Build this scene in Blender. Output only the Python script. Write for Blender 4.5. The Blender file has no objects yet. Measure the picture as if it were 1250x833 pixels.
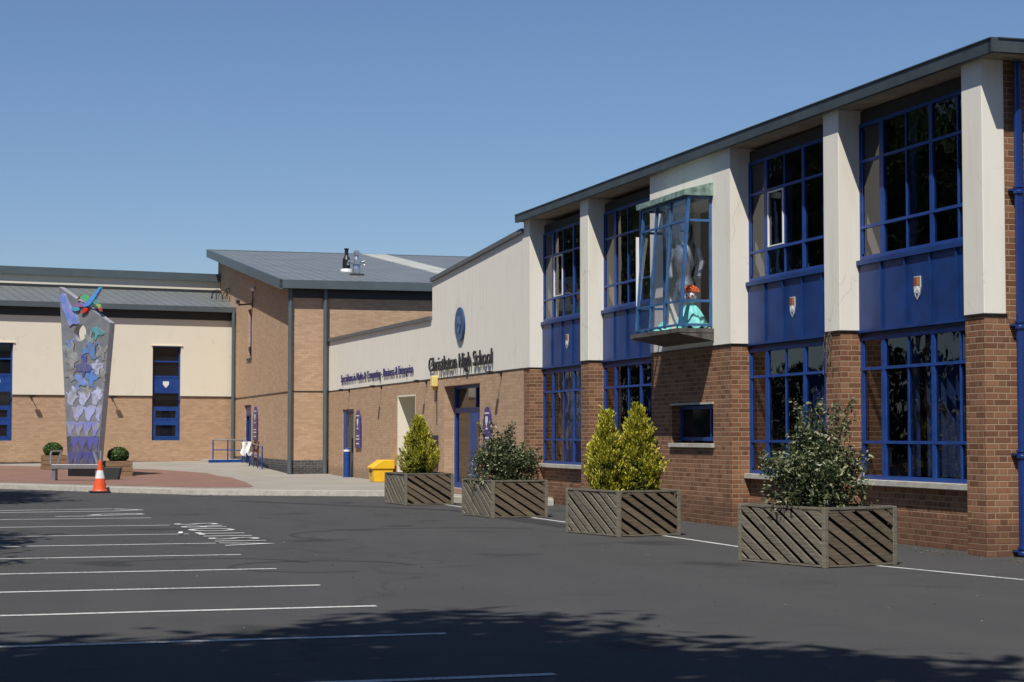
import bpy, bmesh, math, random
from mathutils import Vector, Matrix
rnd = random.Random(7)
C = bpy.context.scene.collection
PI = math.pi

# ------------------------------------------------------------------ materials
MATS = {}
def newmat(name):
    m = bpy.data.materials.new(name); m.use_nodes = True
    MATS[name] = m
    nt = m.node_tree; nt.nodes.clear()
    out = nt.nodes.new('ShaderNodeOutputMaterial')
    b = nt.nodes.new('ShaderNodeBsdfPrincipled')
    nt.links.new(b.outputs[0], out.inputs[0])
    return m, nt, b
def nd(nt, t, **k):
    n = nt.nodes.new(t)
    for a, v in k.items(): setattr(n, a, v)
    return n
def math_(nt, op, a, b=None, c=None):
    n = nt.nodes.new('ShaderNodeMath'); n.operation = op
    for i, v in enumerate((a, b, c)):
        if v is None: continue
        if isinstance(v, (int, float)): n.inputs[i].default_value = v
        else: nt.links.new(v, n.inputs[i])
    return n.outputs[0]
def mixc(nt, f, a, b, blend='MIX'):
    n = nt.nodes.new('ShaderNodeMix'); n.data_type = 'RGBA'; n.blend_type = blend
    for s, v in ((0, f), (6, a), (7, b)):
        if isinstance(v, (int, float)): n.inputs[s].default_value = v
        elif isinstance(v, tuple): n.inputs[s].default_value = (*v, 1)
        else: nt.links.new(v, n.inputs[s])
    return n.outputs[2]
def noise(nt, vec, scale, detail=4, rough=.55):
    n = nt.nodes.new('ShaderNodeTexNoise'); n.inputs['Scale'].default_value = scale
    n.inputs['Detail'].default_value = detail; n.inputs['Roughness'].default_value = rough
    if vec is not None: nt.links.new(vec, n.inputs['Vector'])
    return n.outputs['Fac']
def ramp(nt, f, stops):
    n = nt.nodes.new('ShaderNodeValToRGB')
    e = n.color_ramp.elements
    while len(e) < len(stops): e.new(.5)
    for el, (p, c) in zip(e, stops):
        el.position = p; el.color = (*c, 1) if isinstance(c, tuple) else (c, c, c, 1)
    nt.links.new(f, n.inputs[0]); return n.outputs[0]
def bump(nt, h, strength, dist, b):
    n = nt.nodes.new('ShaderNodeBump'); n.inputs['Strength'].default_value = strength
    n.inputs['Distance'].default_value = dist
    nt.links.new(h, n.inputs['Height']); nt.links.new(n.outputs[0], b.inputs['Normal'])

def plain(name, col, rough=.6, metal=0, var=.12, scale=6, spec=.5, bmp=0, stretch=None):
    """base colour with a soft uneven wear"""
    m, nt, b = newmat(name)
    tc = nd(nt, 'ShaderNodeTexCoord'); vec = tc.outputs['Object']
    if stretch:
        mp = nd(nt, 'ShaderNodeMapping'); mp.inputs['Scale'].default_value = stretch
        nt.links.new(vec, mp.inputs[0]); vec = mp.outputs[0]
    f = noise(nt, vec, scale, 6, .6)
    lo = tuple(c*(1-var) for c in col); hi = tuple(min(1, c*(1+var)) for c in col)
    c = ramp(nt, f, [(.3, lo), (.7, hi)])
    nt.links.new(c, b.inputs['Base Color'])
    b.inputs['Roughness'].default_value = rough; b.inputs['Metallic'].default_value = metal
    b.inputs['Specular IOR Level'].default_value = spec
    if bmp: bump(nt, noise(nt, vec, scale*8, 4), bmp, .01, b)
    return m

def brick(name, c_lo, c_hi, mortar, flemish=True, stain=.25, mw=.012, bm=True):
    m, nt, b = newmat(name)
    uv = nd(nt, 'ShaderNodeUVMap'); sp = nd(nt, 'ShaderNodeSeparateXYZ')
    nt.links.new(uv.outputs[0], sp.inputs[0])
    x, y = sp.outputs[0], sp.outputs[1]
    ry = math_(nt, 'DIVIDE', y, .075)
    row = math_(nt, 'FLOOR', ry); fy = math_(nt, 'FRACT', ry)
    W = .3375 if flemish else .225
    xx = math_(nt, 'ADD', math_(nt, 'DIVIDE', x, W), math_(nt, 'MULTIPLY', math_(nt, 'MODULO', row, 2), .5))
    unit = math_(nt, 'FLOOR', xx); fx = math_(nt, 'FRACT', xx)
    mx = mw/W
    if flemish:
        hd = math_(nt, 'GREATER_THAN', fx, .667)
        d1 = math_(nt, 'PINGPONG', fx, .3333)   # 0 at 0, .667
        d2 = math_(nt, 'ABSOLUTE', math_(nt, 'SUBTRACT', fx, 1.0))
        d1b = math_(nt, 'ABSOLUTE', math_(nt, 'SUBTRACT', fx, .667))
        dist = math_(nt, 'MINIMUM', math_(nt, 'MINIMUM', fx, d2), d1b)
    else:
        hd = math_(nt, 'MULTIPLY', fx, 0)
        dist = math_(nt, 'MINIMUM', fx, math_(nt, 'SUBTRACT', 1.0, fx))
    dx = math_(nt, 'MULTIPLY', dist, W)
    dy = math_(nt, 'MULTIPLY', math_(nt, 'MINIMUM', fy, math_(nt, 'SUBTRACT', 1.0, fy)), .075)
    dm = math_(nt, 'MINIMUM', dx, dy)
    mr = nd(nt, 'ShaderNodeMapRange'); mr.inputs['From Min'].default_value = mw/2-.002; mr.inputs['From Max'].default_value = mw/2+.002
    nt.links.new(dm, mr.inputs['Value']); isb = mr.outputs[0]
    cb = nd(nt, 'ShaderNodeCombineXYZ')
    nt.links.new(math_(nt, 'ADD', unit, math_(nt, 'MULTIPLY', hd, .37)), cb.inputs[0]); nt.links.new(row, cb.inputs[1])
    wn = nd(nt, 'ShaderNodeTexWhiteNoise'); nt.links.new(cb.outputs[0], wn.inputs[0])
    r = wn.outputs[0]
    mid = tuple((a+b_)/2 for a, b_ in zip(c_lo, c_hi))
    bc = ramp(nt, r, [(0, c_lo), (.45, mid), (1, c_hi)])
    big = noise(nt, uv.outputs[0], .7, 5, .6)
    bc = mixc(nt, math_(nt, 'MULTIPLY', ramp(nt, big, [(.35, 0.), (.7, 1.)]), stain), bc, tuple(c*.55 for c in mid))
    fine = noise(nt, uv.outputs[0], 45, 3)
    bc = mixc(nt, .25 if bm else .06, bc, ramp(nt, fine, [(.3, tuple(c*.5 for c in mid)), (.7, tuple(min(1, c*1.5) for c in mid))]))
    mc = mixc(nt, math_(nt, 'MULTIPLY', big, .5), mortar, tuple(c*.6 for c in mortar))
    eff = noise(nt, uv.outputs[0], 2.6, 6, .7)
    bc = mixc(nt, math_(nt, 'MULTIPLY', ramp(nt, eff, [(.60, 0.), (.78, 1.)]), .35), bc, tuple(min(1, c*1.15+.03) for c in mortar))
    col = mixc(nt, isb, mc, bc)
    damp = math_(nt, 'ADD', y, math_(nt, 'MULTIPLY', eff, -.7))
    col = mixc(nt, math_(nt, 'MULTIPLY', ramp(nt, damp, [(.0, 1.), (.12, 0.)]), .45), col, tuple(c*.35+.01 for c in mid))
    nt.links.new(col, b.inputs['Base Color']); b.inputs['Roughness'].default_value = .85
    b.inputs['Specular IOR Level'].default_value = .25
    h = math_(nt, 'ADD', isb, math_(nt, 'MULTIPLY', fine, .3))
    if bm: bump(nt, h, .6, .006, b)
    return m

M_brick = brick('red_brick', (.12, .050, .028), (.31, .155, .085), (.37, .265, .17))
M_buff = brick('buff_brick', (.41, .265, .165), (.52, .35, .225), (.39, .275, .185), flemish=False, stain=.10, mw=.010, bm=False)
M_engbrick = brick('dark_plinth_brick', (.03, .035, .045), (.10, .10, .11), (.30, .26, .22), flemish=False, stain=.2)

def render_mat(name, col, streak=.45):
    m, nt, b = newmat(name)
    tc = nd(nt, 'ShaderNodeTexCoord')
    mp = nd(nt, 'ShaderNodeMapping'); mp.inputs['Scale'].default_value = (3, 3, .35)
    nt.links.new(tc.outputs['Object'], mp.inputs[0])
    s = noise(nt, mp.outputs[0], 1.6, 6, .65)
    g = noise(nt, tc.outputs['Object'], 1.1, 5, .6)
    c = mixc(nt, math_(nt, 'MULTIPLY', ramp(nt, s, [(.5, 0.), (.8, 1.)]), streak), col, (col[0]*.72, col[1]*.70, col[2]*.62))
    c = mixc(nt, math_(nt, 'MULTIPLY', ramp(nt, g, [(.45, 0.), (.75, 1.)]), .18), c, (col[0]*.86, col[1]*.84, col[2]*.78))
    vc = nd(nt, 'ShaderNodeTexVoronoi', feature='DISTANCE_TO_EDGE'); vc.inputs['Scale'].default_value = .55
    nz = nd(nt, 'ShaderNodeTexNoise'); nz.inputs['Scale'].default_value = 2.2; nt.links.new(tc.outputs['Object'], nz.inputs[0])
    va = nd(nt, 'ShaderNodeVectorMath', operation='MULTIPLY_ADD'); nt.links.new(nz.outputs['Color'], va.inputs[0]); va.inputs[1].default_value = (.7, .7, .7); nt.links.new(tc.outputs['Object'], va.inputs[2]); nt.links.new(va.outputs[0], vc.inputs['Vector'])
    c = mixc(nt, math_(nt, 'MULTIPLY', ramp(nt, vc.outputs['Distance'], [(.0, 1.), (.008, 0.)]), math_(nt, 'MULTIPLY', ramp(nt, g, [(.5, 0.), (.62, 1.)]), .5)), c, (col[0]*.5, col[1]*.48, col[2]*.42))
    nt.links.new(c, b.inputs['Base Color']); b.inputs['Roughness'].default_value = .9
    b.inputs['Specular IOR Level'].default_value = .2
    bump(nt, noise(nt, tc.outputs['Object'], 60, 3), .25, .004, b)
    return m
M_cream = render_mat('cream_render', (.79, .75, .655))
M_cream2 = render_mat('pale_render', (.76, .70, .57), .12)

M_blue = plain('blue_paint', (.014, .055, .235), .42, 0, .22, 5, spec=.35)
M_bluep = plain('blue_panel', (.008, .036, .155), .45, 0, .3, 2.5, spec=.35)
M_dkblue = plain('dark_blue', (.01, .025, .09), .5)
M_pipe = plain('pipe_blue_gloss', (.010, .032, .15), .25, 0, .1, 4)
M_grey = plain('grey_metal', (.10, .125, .135), .45, .2, .1, 2)
M_fascia = plain('dark_fascia', (.055, .068, .07), .45, .1, .25, 3)
M_soffit = plain('soffit_paint', (.33, .28, .20), .8, 0, .25, 3)
M_dark = plain('dark_board', (.028, .03, .032), .6)
M_stone = plain('concrete_sill', (.42, .39, .34), .85, 0, .2, 8, bmp=.3)
M_coping = plain('grey_coping', (.13, .14, .145), .5, .2, .1, 3)
M_white = plain('white_paint', (.78, .78, .76), .4, 0, .04)
M_black = plain('black_plastic', (.012, .012, .013), .4)
M_purple = plain('purple_sign', (.035, .03, .17), .35, 0, .08, 4)
M_silver = plain('galvanised', (.5, .52, .54), .3, .8, .15, 8)
M_steel = plain('dull_steel', (.26, .26, .27), .45, .6, .15, 8)
M_dullgrey = plain('letter_black', (.02, .02, .022), .45)
M_letterblue = plain('letter_blue', (.03, .025, .12), .45)
M_orange = plain('cone_orange', (.75, .09, .02), .45, 0, .15, 12)
M_conewhite = plain('cone_white', (.7, .7, .68), .4)
M_yellow = plain('yellow_plastic', (.80, .47, .02), .4, 0, .1, 5)
M_lamp = plain('pale_yellow_box', (.78, .62, .22), .4)
M_soil = plain('soil', (.04, .027, .018), .95, 0, .4, 25, bmp=.6)
M_woodbox = plain('timber_box', (.22, .135, .075), .8, 0, .3, 3, stretch=(1, 1, 9))
M_copper = plain('green_copper', (.19, .28, .24), .7, .1, .55, 9)
M_ledge = plain('stained_ledge', (.085, .078, .068), .85, 0, .6, 9)
M_slab = plain('statue_grey', (.36, .37, .40), .28, .55, .2, 3)
M_slabside = plain('statue_edge', (.34, .34, .35), .5, .1, .15, 5)
M_teal = plain('teal_cloth', (.22, .68, .60), .6, 0, .12, 8)
M_face = plain('puppet_face', (.75, .72, .68), .4)
M_hair = plain('orange_hair', (.78, .17, .04), .7, 0, .3, 30)
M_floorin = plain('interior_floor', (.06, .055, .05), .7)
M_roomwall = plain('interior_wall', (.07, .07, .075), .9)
M_curtain = plain('blue_curtain', (.035, .075, .24), .8, 0, .25, 6)
M_bark = plain('bark', (.10, .075, .05), .9, 0, .35, 10, bmp=.6)
M_line = None

def boards(name, a, c, sc):
    m, nt, b = newmat(name)
    geo = nd(nt, 'ShaderNodeNewGeometry'); tc = nd(nt, 'ShaderNodeTexCoord')
    r = geo.outputs['Random Per Island']
    base = ramp(nt, r, [(0, a), (1, c)])
    mp = nd(nt, 'ShaderNodeMapping'); mp.inputs['Rotation'].default_value = (0, math.radians(30), 0)
    mp.inputs['Scale'].default_value = (1.5, 1.5, 22)
    nt.links.new(tc.outputs['Object'], mp.inputs[0])
    g = noise(nt, mp.outputs[0], sc, 6, .7)
    col = mixc(nt, .55, base, ramp(nt, g, [(.3, tuple(v*.35 for v in a)), (.7, tuple(v*1.5 for v in c))]))
    nt.links.new(col, b.inputs['Base Color']); b.inputs['Roughness'].default_value = .9
    b.inputs['Specular IOR Level'].default_value = .15
    bump(nt, g, .5, .006, b); return m
M_board = boards('weathered_board', (.085, .076, .058), (.215, .190, .145), 3)
M_board2 = boards('brown_board', (.075, .058, .042), (.20, .155, .105), 3)

def leafmat(name, stops, rough=.5, trans=.25):
    m, nt, b = newmat(name)
    geo = nd(nt, 'ShaderNodeNewGeometry')
    c = ramp(nt, geo.outputs['Random Per Island'], stops)
    nt.links.new(c, b.inputs['Base Color']); b.inputs['Roughness'].default_value = rough
    b.inputs['Specular IOR Level'].default_value = .35
    tr = nd(nt, 'ShaderNodeBsdfTranslucent'); nt.links.new(c, tr.inputs[0])
    mx = nd(nt, 'ShaderNodeMixShader'); mx.inputs[0].default_value = trans
    nt.links.new(b.outputs[0], mx.inputs[1]); nt.links.new(tr.outputs[0], mx.inputs[2])
    out = [n for n in nt.nodes if n.type == 'OUTPUT_MATERIAL'][0]
    nt.links.new(mx.outputs[0], out.inputs[0]); return m
M_leafdark = leafmat('variegated_leaf', [(0, (.022, .036, .014)), (.4, (.055, .08, .03)), (.7, (.12, .14, .06)), (1, (.42, .41, .25))], .35)
M_leafgold = leafmat('golden_leaf', [(0, (.10, .12, .012)), (.22, (.24, .26, .016)), (.5, (.50, .46, .035)), (1, (.76, .68, .12))], .6)
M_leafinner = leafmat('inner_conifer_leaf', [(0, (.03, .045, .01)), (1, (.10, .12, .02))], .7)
M_leafball = leafmat('topiary_leaf', [(0, (.03, .07, .012)), (1, (.10, .17, .04))], .5)
M_leaftree = leafmat('tree_leaf', [(0, (.02, .04, .012)), (1, (.06, .09, .025))], .5)

def glassmat(name, tint=.75, base=(.006, .008, .012)):
    m, nt, b = newmat(name)
    out = [n for n in nt.nodes if n.type == 'OUTPUT_MATERIAL'][0]
    g = nd(nt, 'ShaderNodeBsdfGlossy'); g.inputs['Roughness'].default_value = .01
    t = nd(nt, 'ShaderNodeBsdfTransparent'); t.inputs[0].default_value = (tint, tint, tint*1.03, 1)
    gtc = nd(nt, 'ShaderNodeTexCoord'); bn_ = nd(nt, 'ShaderNodeBump'); bn_.inputs['Strength'].default_value = .16; bn_.inputs['Distance'].default_value = .03
    nt.links.new(noise(nt, gtc.outputs['Object'], 1.4, 2), bn_.inputs['Height']); nt.links.new(bn_.outputs[0], g.inputs['Normal'])
    fr = nd(nt, 'ShaderNodeFresnel'); gg = nd(nt, 'ShaderNodeNewGeometry')
    # same reflectance from both sides of a thin pane
    nt.links.new(math_(nt, 'ADD', 1.55, math_(nt, 'MULTIPLY', gg.outputs['Backfacing'], 1/1.55-1.55)), fr.inputs[0])
    mx = nd(nt, 'ShaderNodeMixShader')
    f = math_(nt, 'MINIMUM', math_(nt, 'MULTIPLY', fr.outputs[0], 1.1), 1.0)
    nt.links.new(f, mx.inputs[0]); nt.links.new(t.outputs[0], mx.inputs[1]); nt.links.new(g.outputs[0], mx.inputs[2])
    nt.links.new(mx.outputs[0], out.inputs[0]); return m
M_glass = glassmat('window_glass', .5)
M_glassclear = glassmat('clear_glass', .97)
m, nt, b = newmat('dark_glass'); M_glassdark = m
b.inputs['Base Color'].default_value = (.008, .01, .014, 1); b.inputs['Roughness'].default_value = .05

# asphalt
m, nt, b = newmat('asphalt'); M_asphalt = m
tc = nd(nt, 'ShaderNodeTexCoord'); v = tc.outputs['Object']
f1 = noise(nt, v, .25, 5, .6); f2 = noise(nt, v, 90, 3, .7); f3 = noise(nt, v, 2.2, 6, .7)
c = ramp(nt, f1, [(.3, (.040, .040, .041)), (.7, (.058, .057, .057))])
c = mixc(nt, .35, c, ramp(nt, f3, [(.3, (.026, .026, .027)), (.7, (.064, .062, .060))]))
c = mixc(nt, .45, c, ramp(nt, f2, [(.35, (.013, .013, .014)), (.66, (.13, .128, .124))]))
vo = nd(nt, 'ShaderNodeTexVoronoi', feature='DISTANCE_TO_EDGE'); vo.inputs['Scale'].default_value = .13
mpv = nd(nt, 'ShaderNodeMix', data_type='RGBA'); mpv.inputs[0].default_value = .06
nn = nd(nt, 'ShaderNodeTexNoise'); nn.inputs['Scale'].default_value = .9; nt.links.new(v, nn.inputs[0])
vm = nd(nt, 'ShaderNodeVectorMath', operation='MULTIPLY_ADD'); nt.links.new(nn.outputs['Color'], vm.inputs[0]); vm.inputs[1].default_value = (1.6, 1.6, 0); nt.links.new(v, vm.inputs[2])
nt.links.new(vm.outputs[0], vo.inputs['Vector'])
cr = nd(nt, 'ShaderNodeMapRange'); cr.inputs['From Min'].default_value = 0; cr.inputs['From Max'].default_value = .006
cr.inputs['To Min'].default_value = 1; cr.inputs['To Max'].default_value = 0
nt.links.new(vo.outputs['Distance'], cr.inputs[0])
c = mixc(nt, math_(nt, 'MULTIPLY', cr.outputs[0], .35), c, (.018, .018, .018))
st = noise(nt, v, .55, 3, .5)
c = mixc(nt, math_(nt, 'MULTIPLY', ramp(nt, st, [(.62, 0.), (.72, 1.)]), .25), c, (.022, .021, .02))
# wheel-polished bands along the aisle, oil spots and a few pale scuffs
sp_ = nd(nt, 'ShaderNodeSeparateXYZ'); nt.links.new(v, sp_.inputs[0])
ac = math_(nt, 'ADD', math_(nt, 'MULTIPLY', sp_.outputs[0], .96), math_(nt, 'MULTIPLY', sp_.outputs[1], .28))
bw = math_(nt, 'SINE', math_(nt, 'ADD', math_(nt, 'MULTIPLY', ac, 3.4), math_(nt, 'MULTIPLY', noise(nt, v, .12, 2), 7)))
c = mixc(nt, math_(nt, 'MULTIPLY', ramp(nt, bw, [(.0, 0.), (1., 1.)]), .16), c, (.075, .073, .070))
vs_ = nd(nt, 'ShaderNodeTexVoronoi'); vs_.inputs['Scale'].default_value = .42; vs_.inputs['Randomness'].default_value = 1; nt.links.new(vm.outputs[0], vs_.inputs['Vector'])
c = mixc(nt, math_(nt, 'MULTIPLY', ramp(nt, vs_.outputs['Distance'], [(.10, 1.), (.22, 0.)]), .5), c, (.014, .014, .014))
f4 = noise(nt, v, 11, 4, .7)
c = mixc(nt, math_(nt, 'MULTIPLY', ramp(nt, f4, [(.66, 0.), (.74, 1.)]), .5), c, (.13, .125, .115))
nt.links.new(c, b.inputs['Base Color']); b.inputs['Roughness'].default_value = .88
b.inputs['Specular IOR Level'].default_value = .25
bump(nt, f2, .5, .008, b)
# paint line: worn
m, nt, b = newmat('road_paint'); M_line = m
tc = nd(nt, 'ShaderNodeTexCoord')
w = noise(nt, tc.outputs['Object'], 22, 6, .75); w2 = noise(nt, tc.outputs['Object'], 1.3, 3)
c = mixc(nt, ramp(nt, math_(nt, 'ADD', w, math_(nt, 'MULTIPLY', w2, .35)), [(.52, 0.), (.66, 1.)]), (.16, .16, .155), (.52, .52, .50))
nt.links.new(c, b.inputs['Base Color']); b.inputs['Roughness'].default_value = .8
# pavement
m, nt, b = newmat('pavement_concrete'); M_pave = m
tc = nd(nt, 'ShaderNodeTexCoord'); v = tc.outputs['Object']
bt = nd(nt, 'ShaderNodeTexBrick'); bt.inputs['Scale'].default_value = 1; bt.inputs['Brick Width'].default_value = .6; bt.inputs['Row Height'].default_value = .6
bt.inputs['Mortar Size'].default_value = .006; bt.inputs['Color1'].default_value = (.27, .25, .215, 1); bt.inputs['Color2'].default_value = (.30, .278, .24, 1); bt.inputs['Mortar'].default_value = (.20, .185, .16, 1)
nt.links.new(v, bt.inputs['Vector'])
c = mixc(nt, .5, bt.outputs[0], ramp(nt, noise(nt, v, .5, 6, .65), [(.3, (.22, .205, .18)), (.7, (.34, .315, .275))]))
nt.links.new(c, b.inputs['Base Color']); b.inputs['Roughness'].default_value = .9; b.inputs['Specular IOR Level'].default_value = .15
# red block paving
m, nt, b = newmat('red_block_paving'); M_redpave = m
tc = nd(nt, 'ShaderNodeTexCoord'); v = tc.outputs['Object']
bt = nd(nt, 'ShaderNodeTexBrick'); bt.inputs['Scale'].default_value = 1; bt.inputs['Brick Width'].default_value = .2; bt.inputs['Row Height'].default_value = .1
bt.inputs['Mortar Size'].default_value = .004; bt.inputs['Color1'].default_value = (.17, .085, .06, 1); bt.inputs['Color2'].default_value = (.24, .13, .095, 1); bt.inputs['Mortar'].default_value = (.12, .085, .065, 1)
nt.links.new(v, bt.inputs['Vector'])
c = mixc(nt, .4, bt.outputs[0], ramp(nt, noise(nt, v, .8, 6, .65), [(.3, (.14, .075, .055)), (.7, (.26, .15, .115))]))
nt.links.new(c, b.inputs['Base Color']); b.inputs['Roughness'].default_value = .9
# standing seam roof: ribs along local x every .4 m in y
def seam(name, col, axis, pitch=.4):
    m, nt, b = newmat(name)
    uv = nd(nt, 'ShaderNodeUVMap'); sp = nd(nt, 'ShaderNodeSeparateXYZ'); nt.links.new(uv.outputs[0], sp.inputs[0])
    fx = math_(nt, 'FRACT', math_(nt, 'DIVIDE', sp.outputs[axis], pitch))
    rib = math_(nt, 'LESS_THAN', fx, .14)
    n_ = noise(nt, uv.outputs[0], .6, 4)
    c = ramp(nt, n_, [(.3, tuple(k*.88 for k in col)), (.7, tuple(k*1.1 for k in col))])
    c = mixc(nt, math_(nt, 'MULTIPLY', rib, .6), c, tuple(k*.55 for k in col))
    nt.links.new(c, b.inputs['Base Color']); b.inputs['Roughness'].default_value = .45; b.inputs['Metallic'].default_value = .25
    bump(nt, rib, .8, .03, b); return m
M_seamy = seam('seamed_roof_along', (.19, .205, .205), 1)
M_seamx = seam('seamed_roof_across', (.19, .205, .20), 0)
M_seamlight = seam('rooflight_sheet', (.55, .55, .47), 1)

# ------------------------------------------------------------------ mesh helpers
class MB:
    def __init__(s): s.v = []; s.f = []; s.mi = []; s.uv = []; s.cur = 0
    def face(s, pts, uv=None):
        pts = [Vector(p) for p in pts]
        i0 = len(s.v); s.v += pts; s.f.append(list(range(i0, i0+len(pts)))); s.mi.append(s.cur)
        n = (pts[1]-pts[0]).cross(pts[2]-pts[1])
        if uv is None:
            a = [abs(x) for x in n]
            if a[2] > max(a[0], a[1]) : uv = [(p.x, p.y) for p in pts]
            elif a[0] > a[1]: uv = [(p.y, p.z) for p in pts]
            else: uv = [(p.x, p.z) for p in pts]
        s.uv.append(uv)
    def box(s, x0, x1, y0, y1, z0, z1, skip=''):
        if x0 > x1: x0, x1 = x1, x0
        if y0 > y1: y0, y1 = y1, y0
        if z0 > z1: z0, z1 = z1, z0
        P = lambda i, j, k: ((x0, x1)[i], (y0, y1)[j], (z0, z1)[k])
        s.face([P(0,0,0), P(0,0,1), P(0,1,1), P(0,1,0)]); s.face([P(1,0,0), P(1,1,0), P(1,1,1), P(1,0,1)])
        s.face([P(0,0,0), P(1,0,0), P(1,0,1), P(0,0,1)]); s.face([P(0,1,0), P(0,1,1), P(1,1,1), P(1,1,0)])
        s.face([P(0,0,0), P(0,1,0), P(1,1,0), P(1,0,0)]); s.face([P(0,0,1), P(1,0,1), P(1,1,1), P(0,1,1)])
        return s
    def obox(s, c, size, M):
        """oriented box, M 3x3"""
        c = Vector(c); hx, hy, hz = size[0]/2, size[1]/2, size[2]/2
        pts = {(i,j,k): c + M @ Vector((i*hx, j*hy, k*hz)) for i in (-1,1) for j in (-1,1) for k in (-1,1)}
        for q in (((-1,-1,-1),(-1,-1,1),(-1,1,1),(-1,1,-1)), ((1,-1,-1),(1,1,-1),(1,1,1),(1,-1,1)), ((-1,-1,-1),(1,-1,-1),(1,-1,1),(-1,-1,1)),
                  ((-1,1,-1),(-1,1,1),(1,1,1),(1,1,-1)), ((-1,-1,-1),(-1,1,-1),(1,1,-1),(1,-1,-1)), ((-1,-1,1),(1,-1,1),(1,1,1),(-1,1,1))):
            s.face([pts[t] for t in q])
        return s
    def bar(s, p, q, w, t=None, up=(0,0,1)):
        p, q = Vector(p), Vector(q); t = t or w
        x = (q-p).normalized(); u = Vector(up)
        if abs(x.dot(u)) > .98: u = Vector((1,0,0))
        y = u.cross(x).normalized(); z = x.cross(y)
        M = Matrix((x, y, z)).transposed()
        return s.obox((p+q)/2, ((q-p).length, w, t), M)
    def tube(s, pts, r, n=10, caps=True):
        pts = [Vector(p) for p in pts]; rings = []
        rs = r if isinstance(r, (list, tuple)) else [r]*len(pts)
        for i, p in enumerate(pts):
            d = (pts[min(i+1, len(pts)-1)]-pts[max(i-1, 0)]).normalized()
            u = Vector((0,0,1)) if abs(d.z) < .9 else Vector((1,0,0))
            a = d.cross(u).normalized(); b_ = a.cross(d).normalized()
            rings.append([p + (a*math.cos(2*PI*k/n)+b_*math.sin(2*PI*k/n))*rs[i] for k in range(n)])
        for i in range(len(rings)-1):
            for k in range(n):
                s.face([rings[i][k], rings[i][(k+1)%n], rings[i+1][(k+1)%n], rings[i+1][k]])
        if caps: s.face(rings[0][::-1]); s.face(rings[-1])
        return s
    def lathe(s, prof, n=20, c=(0,0,0)):
        c = Vector(c)
        for i in range(len(prof)-1):
            (r0, z0), (r1, z1) = prof[i], prof[i+1]
            for k in range(n):
                a, b_ = 2*PI*k/n, 2*PI*(k+1)/n
                q = [(r0*math.cos(a), r0*math.sin(a), z0), (r0*math.cos(b_), r0*math.sin(b_), z0), (r1*math.cos(b_), r1*math.sin(b_), z1), (r1*math.cos(a), r1*math.sin(a), z1)]
                if r0 < 1e-6: q = q[1:]
                elif r1 < 1e-6: q = q[:3]
                s.face([Vector(t)+c for t in q])
        return s
    def prism(s, poly, fn, t0, t1):
        """poly 2D ccw, fn(u,v,t)->3D"""
        A = [fn(u, v, t0) for u, v in poly]; B = [fn(u, v, t1) for u, v in poly]
        s.face(B); s.face(A[::-1])
        n = len(poly)
        for i in range(n):
            j = (i+1) % n; s.face([A[i], A[j], B[j], B[i]])
        return s
    def mesh(s, name, mats, smooth=False, weld=False):
        me = bpy.data.meshes.new(name)
        me.from_pydata([tuple(p) for p in s.v], [], s.f)
        uvl = me.uv_layers.new(name='UVMap'); i = 0
        flat = [c for f in s.uv for p in f for c in p]
        uvl.data.foreach_set('uv', flat)
        for m_ in (mats if isinstance(mats, (list, tuple)) else [mats]): me.materials.append(m_)
        me.polygons.foreach_set('material_index', s.mi)
        if weld or smooth:
            bm = bmesh.new(); bm.from_mesh(me); bmesh.ops.remove_doubles(bm, verts=bm.verts, dist=1e-4)
            bmesh.ops.recalc_face_normals(bm, faces=bm.faces); bm.to_mesh(me); bm.free()
        if smooth: me.polygons.foreach_set('use_smooth', [True]*len(me.polygons))
        me.update(); return me
    def build(s, name, mats, parent=None, smooth=False, weld=False, bevel=0, loc=None, rot=None):
        o = bpy.data.objects.new(name, s.mesh(name, mats, smooth, weld or bevel > 0)); C.objects.link(o)
        if parent: o.parent = parent
        if loc: o.location = loc
        if rot: o.rotation_euler = rot
        if bevel:
            md = o.modifiers.new('Bevel', 'BEVEL'); md.width = bevel; md.segments = 2; md.limit_method = 'ANGLE'
        return o

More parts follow.
